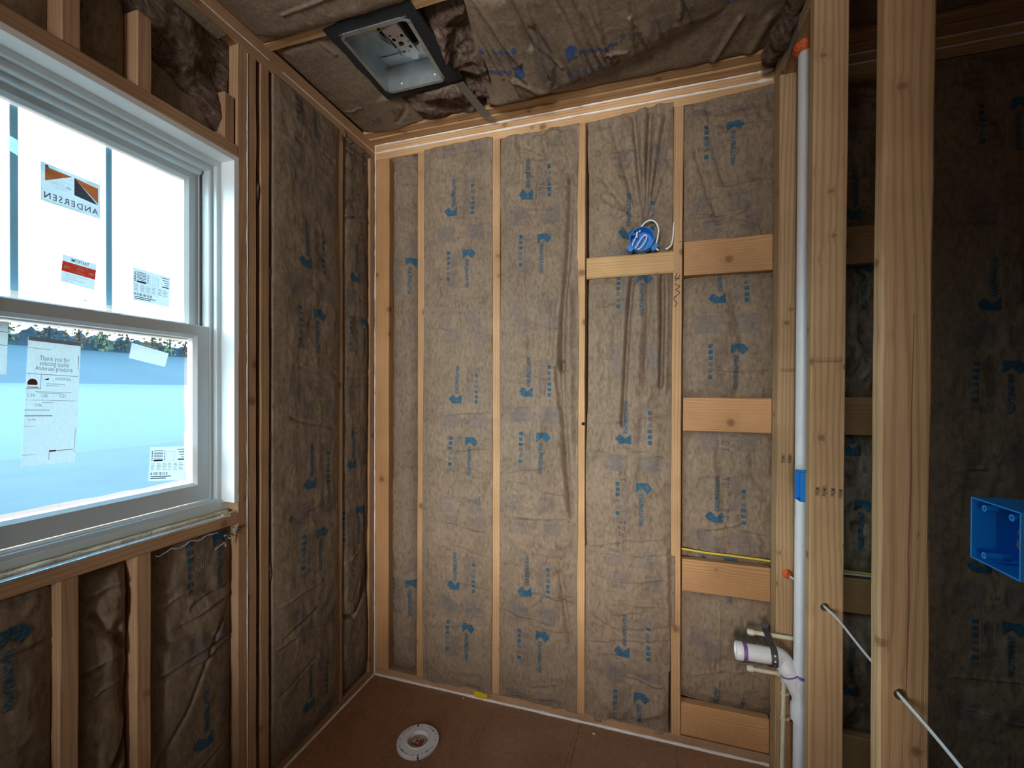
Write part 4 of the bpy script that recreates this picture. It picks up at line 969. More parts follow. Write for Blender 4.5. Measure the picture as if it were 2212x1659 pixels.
for k, (t, w) in enumerate((('1. Clips are required to protect the unit', 0), ('until it is installed.', .05), ('2. Remove from head and sill after', 0), ('3. Recycle clips.', 0))): A.text(t, .07+w, .31-.08*k, .062, 4, sx=.72)
sticker('window_sticker', [(-1.197, 1.858), (-1.123, 1.851), (-1.129, 1.776), (-1.203, 1.783)], -.1350, A, [PAPER, SRED, SINK, PAPERW, SFADE], 'square red and white sticker headed IMPORTANT with two white arrows')
def barcode(variant):
    A = P2()
    for k in range(7): A.rect(.09, .88-.045*k, .34, .90-.045*k-.006*(k % 2), 1)
    A.rect(.09, .575, .34, .625, 1)
    for k in range(6): A.rect(.03, .60+.05*k, .065, .63+.05*k, 1); A.rect(.37, .60+.05*k, .395, .63+.05*k, 1)
    A.line(.43, .60, .66, .60, .006, 2).line(.43, .85, .66, .85, .006, 2).line(.43, .60, .43, .85, .006, 2).line(.66, .60, .66, .85, .006, 2)
    if variant: A.line(.51, .6, .51, .85, .004, 2).line(.58, .6, .58, .85, .004, 2)
    for k in range(4): A.rect(.74+.04*k, .90-.075*k, .95, .925-.075*k, 2)
    A.rect(.77, .60, .96, .635, 1)
    for k in range(5):
        for i in range(6): A.rect(.03+.155*i, .50-.045*k, .03+.155*i+.09+.02*((i*k) % 3), .514-.045*k, 2)
    for i, w in enumerate((3, 1, 2, 1, 3, 2, 1, 2, 3, 1, 2, 2, 1, 3, 1)): A.rect(.04+.032*i, .17, .04+.032*i+.007*w, .25, 1)
    A.rect(.04, .115, .60, .138, 1); A.rect(.04, .06, .46, .085, 1)
    return A
sticker('barcode_label', [(-1.032, 1.868), (-.925, 1.863), (-.928, 1.765), (-1.033, 1.768)], -.1350, barcode(True), [PAPER, SINK, SFADE], 'white barcode label low in the right lite of the upper pane')
sticker('barcode_label', [(-1.008, 1.318), (-.902, 1.308), (-.908, 1.198), (-1.015, 1.215)], -.0970, barcode(False), [PAPERW, SINK, SFADE], 'white barcode label in the lower right corner of the lower pane')
A = P2()
A.text('Thank you for', .50, .825, .052, 1, sx=1.9, align='CENTER').text('selecting quality', .50, .785, .052, 1, sx=1.7, align='CENTER').text('Andersen products', .50, .745, .052, 1, sx=1.75, align='CENTER')
A.rect(0, .97, 1, 1, 1).rect(0, .912, .42, .9155, 1).rect(.955, .77, .965, .89, 3).rect(0, .712, .97, .716, 1).rect(.255, .60, .262, .712, 3).rect(0, .597, .27, .601, 3)
A.poly([(.11+.09*math.cos(t), .640+.036*max(-.35, math.sin(t))) for t in [k*math.pi/10 for k in range(20)]], 3)
A.poly([(.11+.06*math.cos(t), .655+.020*math.sin(t)) for t in [k*math.pi/8 for k in range(16)]], 0)
A.rect(.02, .606, .22, .612, 3).poly([(.31, .67), (.40, .69), (.40, .67)], 3)
A.text('ANDERSEN', .52, .675, .030, 1, sx=1.9, spacing=1.1)
A.text('0.29', .03, .535, .036, 1, sx=2.1).text('1.65', .27, .535, .036, 1, sx=2.1).text('0.27', .62, .535, .036, 1, sx=2.1).text('0.46', .17, .460, .036, 1, sx=2.1)
for y, a, b_ in ((.575, .17, .85), (.565, .2, .7), (.508, .1, .95), (.49, .3, .5), (.64, .36, .72), (.625, .36, .6), (.51, 0, .05)): A.rect(a, y, b_, y+.003, 1)
A.rect(0, .43, .45, .434, 1).rect(0, .385, .5, .390, 3).rect(0, .305, .2, .308, 1).text('26-442', .06, .35, .026, 1, sx=2)
A.rect(0, .085, .22, .088, 1).rect(.47, .035, .478, .10, 3).rect(.47, .10, .60, .113, 3).rect(.6, .106, .93, .110, 3).rect(.955, .08, .962, .28, 3)
sticker('window_sticker', [(-1.282, 1.626), (-1.179, 1.621), (-1.191, 1.301), (-1.295, 1.306)], -.0970, A, [PAPER, SFADE, SGREY, SMAR], 'tall white rating label beginning Thank you for, on the lower pane')
sticker('tape_patch', [(-1.059, 1.634), (-.956, 1.611), (-.967, 1.567), (-1.066, 1.588)], -.0970, P2(), [PAPERW], 'blank white tilted patch high on the lower pane', 'tape')
A = P2().rect(.0, .55, 1, .56, 1).rect(0, .80, 1, .81, 1)
for k in range(7): A.rect(.1, .6+.04*k, .8, .612+.04*k, 1)
sticker('window_sticker', [(-1.40, 1.662), (-1.317, 1.655), (-1.320, 1.530), (-1.40, 1.528)], -.0970, A, [PAPER, SINK], 'grey white label cut off by the left picture edge on the lower pane')

# ------------------------------------------------------------------ exterior
def sheet(name, pts, mat, **kw): return MB().prism(pts, (0, 0, -.05)).build(name, mat, **kw)
GR1 = plain('ground_painted_shade', (0.011, 0.024, 0.034), 0.9, var=.25, scale=.6)  # near ground, with the shade of the house put into its darker colour
GR2 = plain('ground_painted_sunlit', (0.034, 0.050, 0.058), 0.9, var=.08, scale=.2)  # ground past the shade edge, sunlight put into its paler colour
GR3 = plain('distant_meadow', (0.024, 0.038, 0.048), 0.9, var=.12, scale=.15)
LEAFL = plain('fallen_leaves', (0.10, 0.06, 0.035), 0.9, var=.6, scale=30)
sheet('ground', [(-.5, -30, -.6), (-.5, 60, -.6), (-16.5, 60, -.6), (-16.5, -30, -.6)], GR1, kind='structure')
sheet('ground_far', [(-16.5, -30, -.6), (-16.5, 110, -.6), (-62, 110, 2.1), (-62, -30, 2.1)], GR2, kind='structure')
sheet('hill', [(-62, -30, 2.1), (-62, 110, 2.1), (-80, 110, 7.4), (-80, -30, 7.4)], GR3, kind='structure')
sheet('leaf_litter', [(-.55, -12, -.53), (-.55, 12, -.53), (-4.5, 20, -.53), (-4.5, -12, -.53)], LEAFL, kind='structure')
TRK = plain('dark_bark', (0.012, 0.011, 0.013), 0.9)
CRN = [plain('orange_autumn_leaves', (0.14, 0.06, 0.018), 0.9, var=.6, scale=1.6), plain('yellow_autumn_leaves', (0.12, 0.095, 0.03), 0.9, var=.6, scale=1.6), plain('brown_autumn_leaves', (0.06, 0.036, 0.02), 0.9, var=.6, scale=1.6)]
rt = random.Random(3)
hd = MB(); S_, T_ = np.meshgrid(np.arange(0, 120), np.arange(0, 9)); yy = 12+S_*.5; an = T_/8*math.pi
xx = -83+1.4*np.cos(an)*(1+.5*fbm(S_*.5, T_*.7, 3, 4)); zz = 6.6+2.9*np.sin(an)*(1+.7*fbm(S_*.4, T_*.5, 3, 9))
hd.add(np.stack([xx.ravel(), yy.ravel(), zz.ravel()], 1).tolist(), [(j*120+i, j*120+i+1, (j+1)*120+i+1, (j+1)*120+i) for j in range(8) for i in range(119)])
hd.build('hedge', plain('dark_hedge', (0.016, 0.017, 0.022), .95, var=.5, scale=1.2), smooth=True, label='dark hedge line behind the distant autumn trees outside the window', cat='hedge')
for i in range(14):
    y = 20+3.4*i; x = -80-rt.uniform(-1.5, 2.5); h = rt.uniform(5.2, 6.6)+(abs(y-35) > 14)*.5
    e = empty('tree', (x, y, 7.0), ['orange leaved tree', 'yellow leaved tree', 'brown leaved tree'][i % 3]+' in the distant row seen through the window', 'tree', 'autumn trees on the horizon')
    MB().tube([(x, y, 6.8), (x+.1, y+.1, 7+h*.7)], [.22, .10], 8).build('trunk', TRK, e)
    cm = MB()
    for k in range(150):
        a = rt.uniform(0, 6.28); rr = rt.uniform(0, 1.5); zz = 7+h*(.10+.84*rt.random()**.8); s = rt.uniform(.14, .36)
        c = Vector((x+rr*math.cos(a), y+rr*math.sin(a), zz))
        q = [c+Vector((rt.uniform(-1, 1), rt.uniform(-1, 1), rt.uniform(-1, 1)))*s for _ in range(6)]
        cm.add(q, [(0, 1, 2), (0, 2, 3), (0, 3, 4), (1, 2, 5), (2, 3, 5), (3, 4, 5), (4, 1, 5), (0, 4, 1)])
    cm.build('crown', CRN[i % 3], e)

# ------------------------------------------------------------------ exhaust fan housing in the ceiling
ZR = 2.764
fan = empty('exhaust_fan_housing', (.436, -.49, ZR), 'open galvanised exhaust fan housing with black gasket set in the ceiling', 'exhaust fan')
X0, X1, Y0, Y1, ZT = .297, .575, -.650, -.332, 2.877
ch = .020
rim_o = [(X0, Y0+ch), (X0+ch, Y0), (X1-ch-.005, Y0), (X1+.004, Y0+ch), (X1-.004, Y1-ch), (X1-ch, Y1), (X0+ch, Y1), (X0, Y1-ch)]
k_ = .013
rim_i = [(X0+k_, Y0+ch), (X0+ch, Y0+k_), (X1-ch-.003, Y0+k_), (X1-k_+.003, Y0+ch), (X1-k_-.004, Y1-ch), (X1-ch, Y1-k_), (X0+ch, Y1-k_), (X0+k_, Y1-ch)]
h_ = MB(); n = 8
vs_ = [(a, b_, ZR) for a, b_ in rim_o]+[(a, b_, ZR) for a, b_ in rim_i]+[(a, b_, ZR+.008) for a, b_ in rim_o]
bx = [(X0+.006, Y0+.006), (X1-.006, Y0+.006), (X1-.008, Y1-.006), (X0+.006, Y1-.006)]
h_.add(vs_, [(k, (k+1) % n, n+(k+1) % n, n+k) for k in range(n)]+[(k, (k+1) % n, 2*n+(k+1) % n, 2*n+k) for k in range(n)])
h_.build('rim_flange', GALV, fan)
b_ = MB()
w_ = [(a, c, ZR+.002) for a, c in bx]+[(a, c, ZT) for a, c in bx]+[(a*1.0+(.004 if a > .4 else -.004), c+(.004 if c > -.5 else -.004), ZR+.002) for a, c in bx]+[(a+(.004 if a > .4 else -.004), c+(.004 if c > -.5 else -.004), ZT+.004) for a, c in bx]
b_.add(w_, [(k, (k+1) % 4, 4+(k+1) % 4, 4+k) for k in range(4)]+[(4, 5, 6, 7)]+[(8+k, 8+(k+1) % 4, 12+(k+1) % 4, 12+k) for k in range(4)]+[(12, 13, 14, 15)])
b_.box(X0+.006, X1-.008, Y1-.060, Y1-.0065, ZT-.003, ZT-.0005)
b_.build('housing_box', GALV, fan)
g = MB(); po = [(.257, -.681), (.33, -.690), (.42, -.697), (.52, -.699), (.585, -.700), (.613, -.694), (.616, -.64), (.622, -.56), (.630, -.47), (.636, -.40), (.640, -.345), (.637, -.318), (.58, -.309), (.50, -.300), (.42, -.302), (.34, -.296), (.271, -.299), (.264, -.36), (.268, -.42), (.258, -.50), (.262, -.56), (.256, -.62)]
cx, cy = .436, -.49
pi_ = []
for (a, c) in po:
    dx, dy = a-cx, c-cy; t = min((X1-.002-cx)/abs(dx) if dx else 9, (.157)/abs(dy) if dy else 9); pi_.append((cx+dx*t, cy+dy*t))
n = len(po)
g.add([(a, c, ZR+.006) for a, c in po]+[(a, c, ZR+.004) for a, c in pi_]+[(a, c, ZR+.014) for a, c in po]+[(a, c, ZR+.014) for a, c in pi_],
      [(k, (k+1) % n, n+(k+1) % n, n+k) for k in range(n)]+[(k, (k+1) % n, 2*n+(k+1) % n, 2*n+k) for k in range(n)]+[(n+k, n+(k+1) % n, 3*n+(k+1) % n, 3*n+k) for k in range(n)]+[(2*n+k, 2*n+(k+1) % n, 3*n+(k+1) % n, 3*n+k) for k in range(n)])
g.build('foam_gasket', BLACKF, fan)
ring_ = MB(); ring_.lathe([(.098, 0), (.090, .010), (.094, .012), (.103, .001)], (.458, -.515, ZT-.013), 'z', 40); ring_.build('inlet_ring', GALV, fan, smooth=True)
MB().lathe([(.0005, 0), (.096, 0), (.096, -.001), (.0005, -.001)], (.458, -.515, ZT-.0015), 'z', 40).build('inlet_opening', DARK, fan)
MB().box(.470, X1-.010, Y0+.008, -.425, ZT-.006, ZT-.0035).build('duct_opening', DARK, fan)
# perforated motor bracket
bz = 2.846; DXB, DYB = -.010, .046
outl = [(a+DXB, c+DYB) for a, c in [(.415, -.585), (.482, -.600), (.498, -.452), (.486, -.442), (.484, -.430), (.470, -.424), (.456, -.432), (.452, -.444), (.436, -.447)]]
holes = [(a+DXB, c+DYB, r) for a, c, r in [(.452, -.512, .0105), (.434, -.535, .0075), (.474, -.545, .007), (.441, -.476, .008), (.479, -.490, .007), (.430, -.556, .005), (.456, -.545, .003), (.484, -.515, .003), (.442, -.505, .003), (.462, -.472, .003)]]
br = bmesh.new()
def loop_(P):
    vv = [br.verts.new((a, c, bz)) for a, c in P]; return [br.edges.new((vv[i], vv[(i+1) % len(vv)])) for i in range(len(vv))]
es = loop_(outl)
for (a, c, r) in holes: es += loop_([(a+r*math.cos(k*math.pi/9), c+r*math.sin(k*math.pi/9)) for k in range(18)])
bmesh.ops.triangle_fill(br, use_beauty=True, use_dissolve=False, edges=es)
mb_ = MB(); br.verts.ensure_lookup_table(); br.verts.index_update(); mb_.add([tuple(v.co) for v in br.verts], [tuple(v.index for v in f.verts) for f in br.faces]); br.free()
o = mb_.build('motor_bracket', GALVB, fan); md = o.modifiers.new('s', 'SOLIDIFY'); md.thickness = .003; md.offset = 0
br = MB(); br.prism([(.405, -.539, bz), (.472, -.554, bz), (.470, -.576, bz+.010), (.403, -.561, bz+.010)], (0, 0, .003))
br.box(.403, .413, Y0+.01, -.561, bz+.008, bz+.014).box(.460, .470, Y0+.01, -.571, bz+.008, bz+.014)
br.box(.402, .4045, -.555, -.406, bz, bz+.026).box(.4755, .478, -.555, -.406, bz, bz+.018).prism([(.484, -.424, bz+.003), (.510, -.440, bz+.016), (.514, -.410, bz+.018), (.500, -.392, bz+.006), (.488, -.398, bz+.002)], (0, 0, .003))
br.build('bracket_arm', GALVB, fan)
MB().tube([(.335, -.640, 2.850), (.342, -.600, 2.832), (.360, -.575, 2.826), (.380, -.580, 2.834), (.398, -.590, 2.852), (.425, -.585, 2.862), (.450, -.565, 2.866)], .0022, 8).build('white_wire', CABW, fan, smooth=True)
MB().tube([(.360, -.582, 2.834), (.378, -.592, 2.842), (.396, -.604, 2.854), (.412, -.610, 2.866)], .0022, 8).build('black_wire', SEAL, fan, smooth=True)
MB().tube([(.368, -.592, 2.842), (.376, -.562, 2.834), (.394, -.548, 2.838), (.414, -.544, 2.845)], .0020, 8).build('yellow_wire', CABY, fan, smooth=True)
for (a, c, s) in ((.520, -.3375, 2.800), (.365, -.3375, 2.795)): MB().lathe([(.0005, 0), (.007, 0), (.007, -.004), (.0005, -.006)], (a, c-.0005, s), 'y', 14).build('screw', GALVB, fan, smooth=True)
for (a, c) in ((X0+.008, Y0+.024), (X1-.004, Y0+.026), (X1-.011, Y1-.024), (X0+.0075, Y1-.022)): MB().lathe([(.0004, 0), (.0022, 0), (.0022, -.0006), (.0004, -.0006)], (a, c, ZR-.0002), 'z', 10).build('screw_hole', DARK, fan)
s_ = MB(); s_.prism([(.602, -.312, 2.756), (.640, -.318, 2.756), (.668, -.078, 2.762), (.630, -.070, 2.762)], (0, 0, .0018))
s_.prism([(.630, -.070, 2.762), (.668, -.078, 2.762), (.690, -.056, 2.752), (.652, -.050, 2.760)], (0, 0, .0018))
s_.build('mounting_bar', DULLM, label='dull steel mounting bar running from the fan gasket to the back wall', cat='bracket')

# ------------------------------------------------------------------ electrical boxes and cables
bx_ = empty('round_electrical_box', (1.338, -.02, 2.092), 'round blue electrical box sitting on the short pale block', 'electrical box')
rb = MB(); c = (1.338, 0, 2.1375)
rb.lathe([(.0505, -.052), (.047, -.052), (.044, .004), (.0005, .004), (.0005, .008), (.0475, .008)], c, 'y', 48)
rb.build('box_body', BLUEP, bx_, smooth=True)
lg = MB()
lg.prism([(1.286, -.040, 2.092), (1.276, -.040, 2.108), (1.292, -.040, 2.122), (1.306, -.040, 2.102), (1.296, -.040, 2.092)], (0, .04, 0))
lg.build('nail_lug', BLUEP, bx_)
lg = MB(); lg.prism([(1.390, -.030, 2.092), (1.404, -.030, 2.108), (1.394, -.030, 2.126), (1.374, -.030, 2.106), (1.378, -.030, 2.092)], (0, .03, 0)); lg.build('nail_lug', BLUEP, bx_)
for (x, z) in ((1.303, 2.163), (1.368, 2.103)):
    t = MB(); t.lathe([(.0025, -.045), (.0065, -.045), (.0065, 0), (.0025, 0)], (x, 0, z), 'y', 16); t.build('screw_post', BLUEP, bx_, smooth=True)
wr = [(1.318, -.020, 2.170), (1.316, -.030, 2.158), (1.308, -.036, 2.140), (1.300, -.038, 2.120), (1.303, -.038, 2.104), (1.318, -.038, 2.098), (1.334, -.036, 2.105), (1.350, -.036, 2.126), (1.358, -.036, 2.146), (1.354, -.034, 2.156), (1.344, -.034, 2.154), (1.332, -.034, 2.138), (1.318, -.036, 2.114), (1.308, -.03, 2.104)]
def smooth_path(P, n=6):
    P = [Vector(p) for p in P]; out = []
    for i in range(len(P)-1):
        a = P[max(i-1, 0)]; b_ = P[i]; c_ = P[i+1]; d = P[min(i+2, len(P)-1)]
        for k in range(n):
            t = k/n; out.append(.5*((2*b_)+(c_-a)*t+(2*a-5*b_+4*c_-d)*t*t+(3*b_-a-3*c_+d)*t**3))
    return out+[P[-1]]
MB().tube(smooth_path(wr), .0024, 8).build('folded_wires', CABW, bx_, smooth=True)
MB().tube(smooth_path([(1.318, -.034, 2.150), (1.317, -.040, 2.162), (1.321, -.040, 2.171)]), .0042, 8).build('wire_nut', CABW, bx_, smooth=True)
MB().tube(smooth_path([(1.328, -.020, 2.176), (1.336, -.024, 2.196), (1.352, -.028, 2.212), (1.374, -.030, 2.218), (1.394, -.028, 2.206), (1.405, -.024, 2.180), (1.403, -.022, 2.150), (1.397, -.018, 2.122), (1.398, -.016, 2.100), (1.406, -.014, 2.0935)]), .0036, 10).build(
    'cable', CABW, smooth=True, label='white cable looping up from the round blue box', cat='cable')
MB().tube(smooth_path([(1.470, .006, 2.215), (1.4665, -.010, 2.200), (1.4650, -.018, 2.180), (1.4625, -.018, 2.140), (1.456, -.020, 2.110), (1.444, -.020, 2.098), (1.434, -.018, 2.095)]), .0036, 10).build(
    'cable', CABW, smooth=True, label='white cable curving off the handwritten stud onto the short block', cat='cable')
MB().tube(smooth_path([(1.506, .012, .829), (1.60, .010, .823), (1.70, .008, .822), (1.838, .012, .816)]), .0042, 10).build('cable', CABY, smooth=True, label='yellow cable above the block left of the partition', cat='cable')
MB().tube(smooth_path([(1.928, .012, .811), (2.02, .010, .812), (2.12, .012, .808), (2.27, .012, .806)]), .0036, 10).build('cable', CABY, smooth=True, label='yellow cable above the block between the big partition studs', cat='cable')
MB().tube(smooth_path([(1.928, .010, .797), (2.10, .008, .800), (2.27, .010, .797)]), .0045, 10).build('cable', CABG, smooth=True, label='grey white cable lying on the block under the yellow cable', cat='cable')
MB().tube(smooth_path([(1.874, -.072, .806), (1.882, -.098, .800), (1.905, -.140, .800), (1.930, -.195, .812), (1.926, -.270, .832), (1.896, -.350, .846), (1.877, -.405, .847), (1.885, -.50, .846), (1.882, -.65, .846), (1.876, -.80, .854), (1.872, -.84, .857), (1.884, -.95, .845), (1.89, -1.19, .83)]), .0052, 12, flat=.6).build(
    'cable', CABG, smooth=True, label='grey white flat cable strung through the bored holes of the partition studs', cat='cable')
fo = MB()
for k in range(9):
    a = k*.7; r = .012
    fo.tube([(1.872+r*math.cos(a)*.8, -.0775, .806+r*math.sin(a)), (1.872+r*math.cos(a)*.5, -.088-.004*(k % 3), .806+r*math.sin(a)*.5)], [.008, .005], 8)
fo.build('fire_foam', FOAMO, smooth=True, label='orange foam plug around the cable hole in the partition end stud', cat='foam')
# single gang box
e = empty('electrical_box', (1.85, -.36, 1.150), 'narrow blue single gang box on the far side of the stamped partition stud', 'electrical box')
def gang(x0, x1, y0, y1, z0, z1, t=.0022):
    m_ = MB(); m_.box(x0, x1, y0, y0+t, z0, z1).box(x0, x1, y1-t, y1, z0, z1).box(x0, x1, y0+t, y1-t, z0, z0+t).box(x0, x1, y0+t, y1-t, z1-t, z1).box(x1-t, x1, y0+t, y1-t, z0+t, z1-t); return m_
gang(1.822, 1.836, -.3865, -.330, 1.150, 1.243).build('box_body', BLUEP, e, bevel=.0006)
MB().box(1.822, 1.850, -.3865, -.376, 1.2435, 1.250).build('nail_lug', BLUEP, e)
# two gang box
e = empty('electrical_box', (1.87, -1.155, 1.246), 'wide blue box at the right picture edge holding a dark coil of cable', 'electrical box')
gang(1.830, 1.905, -1.1995, -1.108, 1.246, 1.338).build('box_body', BLUEP, e, bevel=.0006)
for (y, z) in ((-1.136, 1.327), (-1.136, 1.258), (-1.185, 1.327)):
    t = MB(); t.lathe([(.0018, 0), (.0048, 0), (.0048, .03), (.0018, .03)], (1.8298, y, z), 'x', 14); t.build('screw_post', BLUEP, e, smooth=True)
cb = [(1.872+.006*math.sin(k*1.3), -1.165+.022*math.cos(k*.52)+.001*k/6, 1.288+.020*math.sin(k*.52)) for k in range(30)]
MB().tube(smooth_path(cb, 3), .0036, 10).build('coiled_cable', SEAL, e, smooth=True)

# ------------------------------------------------------------------ plumbing
vp = empty('vent_pipe', (1.890, -.205, SW), 'tall white plastic vent pipe standing between the partition studs', 'pipe')
PXc, PYc, PR = 1.890, -.205, .0302
MB().tube([(PXc, PYc, .50), (PXc, PYc, TOPZ+.01)], PR, 40).build('upper_pipe', PVC, vp, smooth=True)
MB().tube([(PXc, PYc, SW+.001), (PXc, PYc, .36)], PR, 40).build('lower_pipe', PVC, vp, smooth=True)
t = MB(); t.lathe([(PR+.001, .500), (PR+.0075, .500), (PR+.0080, .496), (PR+.0080, .455), (PR+.004, .450), (PR+.004, .400), (PR+.0080, .395), (PR+.0080, .345), (PR+.001, .345)], (PXc, PYc, 0), 'z', 44)
bp = [(PXc-.006, PYc, .425), (PXc-.022, PYc+.002, .462), (PXc-.034, PYc+.006, .492), (PXc-.046, PYc+.010, .512)]
t.tube(smooth_path(bp), [.030+.003*0]*len(smooth_path(bp)), 32)
dv = (Vector((-.034, .006, .072))).normalized(); q0 = Vector((PXc-.030, PYc+.006, .482))
t.tube([q0, q0+dv*.016], .0352, 36)
t.build('sanitary_tee', PVC, vp, smooth=True)
q1 = q0+dv*.017; MB().tube([q1, q1+dv*.0025], .0340, 36).build('primer_ring', PURP, vp, smooth=True)
MB().lathe([(PR+.0005, .4995), (PR+.0016, .5005), (PR+.0016, .508), (PR+.0005, .509)], (PXc, PYc, 0), 'z', 40).build('primer_ring', PURP, vp, smooth=True)
SY, SZ = PYc+.022, .541
el = smooth_path([(PXc-.043, PYc+.010, .505), (PXc-.052, PYc+.016, .520), (PXc-.062, SY, .535), (PXc-.074, SY, .541), (PXc-.094, SY, .541)])
MB().tube(el, .0325, 32).build('elbow', PVC, vp, smooth=True)
MB().lathe([(.0325, 0), (.0345, -.001), (.0345, -.020), (.031, -.021), (.031, 0)], (PXc-.072, SY, SZ), 'x', 40).build('elbow_hub', PVC, vp, smooth=True)
MB().tube([(PXc-.088, SY, SZ), (PXc-.196, SY, SZ)], .0285, 40).build('stub_pipe', PVC, vp, smooth=True)
MB().lathe([(.0286, 0), (.0292, 0), (.0292, -.013), (.0286, -.013)], (PXc-.174, SY, SZ), 'x', 40).build('primer_ring', PURP, vp, smooth=True)
MB().lathe([(.0286, 0), (.0292, 0), (.0292, -.003), (.0286, -.003)], (PXc-.0925, SY, SZ), 'x', 40).build('primer_ring', PURP, vp, smooth=True)
MB().lathe([(.0290, 0), (.0318, -.001), (.0325, -.018), (.0300, -.0225), (.0265, -.0225), (.0255, -.016), (.0005, -.016), (.0005, -.010), (.0280, -.010)], (PXc-.1885, SY, SZ), 'x', 40).build('test_cap', PVC, vp, smooth=True)
MB().add([(PXc-.0306*math.cos(a), PYc-.0306*math.sin(a), z) for z in (1.06, 1.13) for a in (.15, .22)], [(0, 1, 3, 2)]).build('printed_mark', SFADE, vp)
# perforated hanger strap
st = empty('pipe_strap', (1.82, SY, .60), 'dark grey perforated strap wrapped over the white stub pipe', 'strap')
sp_ = []
for k in range(15):
    a = math.radians(-60+k*17.0); sp_.append((SY-.0352*math.sin(math.radians(150)-a+math.radians(0)), SZ+.0352*math.cos(math.radians(150)-a)))
pth = [(-.0790, .628), (-.085, .610), (-.105, .592)]
arc = [(SY-.0354*math.cos(t_), SZ+.0354*math.sin(t_)) for t_ in [math.radians(118-12*k) for k in range(0, 1)]]
arc = [(SY+.0354*math.cos(math.radians(a)), SZ+.0354*math.sin(math.radians(a))) for a in range(60, 282, 12)]
pth = [(-.0785, .604), (-.0795, .586), (-.112, .582), (-.140, .578)]+arc
s1 = MB(); X_ = PXc-.0905
vs_ = []
for (y, z) in pth: vs_ += [(X_-.011, y, z), (X_+.011, y, z)]
s1.add(vs_, [(2*k, 2*k+2, 2*k+3, 2*k+1) for k in range(len(pth)-1)])
so = s1.build('band', STRAPM, st); md = so.modifiers.new('s', 'SOLIDIFY'); md.thickness = .0012; md.offset = 0
for k, ai in enumerate((150, 178, 206)):
    y, z = SY+.0362*math.cos(math.radians(ai)), SZ+.0362*math.sin(math.radians(ai))
    MB().tube([(X_, y, z), (X_, y+.001*math.cos(math.radians(ai)), z+.001*math.sin(math.radians(ai)))], .0032, 12).build('punched_hole', PVC if k < 2 else DULLM, st)
# supply lines
YP = -.096
def supply(name, pts, cap_x, z, label, drop=None):
    e = empty(name, (1.80, YP, z), label, 'pipe')
    MB().tube(pts, .0080, 20).build('tube', CPVC, e, smooth=True)
    MB().lathe([(.0085, 0), (.0112, -.001), (.0116, -.018), (.0104, -.0205), (.0088, -.0205), (.0080, -.016), (.0005, -.016), (.0005, -.008), (.0082, -.008)], (cap_x, YP, z), 'x', 28).build('end_cap', CPVC, e, smooth=True)
    return e
supply('supply_pipe', [(1.750, YP, .572), (1.93, YP, .572)], 1.757, .572, 'upper cream supply stub pipe with end cap beside the vent pipe')
e = supply('supply_pipe', [(1.750, YP, .431), (1.842, YP, .431)], 1.757, .431, 'lower cream supply pipe with elbow dropping down the end stud')
MB().tube(smooth_path([(1.836, YP, .431), (1.848, YP, .431), (1.856, YP, .426), (1.860, YP, .416), (1.860, YP, .402)]), .0112, 24).build('elbow', CPVC, e, smooth=True)
MB().tube([(1.860, YP, .408), (1.858, YP, .20), (1.855, YP, SW+.001)], .0080, 20).build('riser', CPVC, e, smooth=True)
for z in (.357, .262):
    c = MB(); c.lathe([(.0085, 0), (.0110, 0), (.0110, .008), (.0085, .008)], (1.8595, YP, z), 'z', 24); c.box(1.868, 1.884, YP-.002, YP+.012, z-.002, z+.008)
    c.build('pipe_clip', CPVC, e, smooth=False)
    MB().tube([(1.880, YP-.002, z+.003), (1.880, YP-.006, z+.003)], .0032, 10).build('clip_screw', SEAL, e)
# orange foam at the top and bottom penetrations
fo = MB(); vs_ = []; rs_ = random.Random(2)
for k in range(26):
    a = 2*math.pi*k/26; r0 = .036+.010*rs_.random(); 
    for (r, z) in ((r0+.008, TOPZ-.0008), (r0, TOPZ-.006-.004*rs_.random()), (.0345, TOPZ-.016-.008*rs_.random()), (.0308, TOPZ-.024-.006*rs_.random()), (.0308, TOPZ-.0008)): vs_.append((PXc+r*math.cos(a), PYc+r*math.sin(a), z))
fo.add(vs_, [(k*5+i, ((k+1) % 26)*5+i, ((k+1) % 26)*5+i+1, k*5+i+1) for k in range(26) for i in range(4)])
fo.build('fire_foam', FOAMO, smooth=True, label='orange foam collar where the vent pipe passes the top plate', cat='foam')
fo = MB(); fo.lathe([(.0085, 0), (.026, 0), (.020, .008), (.0095, .014)], (1.855, YP, SW+.0005), 'z', 18); fo.build('fire_foam', FOAMO, smooth=True, label='orange foam ring where the cream supply pipe enters the floor plate', cat='foam')
MB().prism([(PX-.0016, -.163, 2.772), (PX-.0016, -.168, 2.671), (PX-.0016, -.225, 2.688), (PX-.0016, -.290, 2.692), (PX-.0016, -.312, 2.770)], (.001, 0, 0)).build('nail_plate', DULLM, label='dull steel guard plate on the partition top plate beside the orange foam', cat='plate')

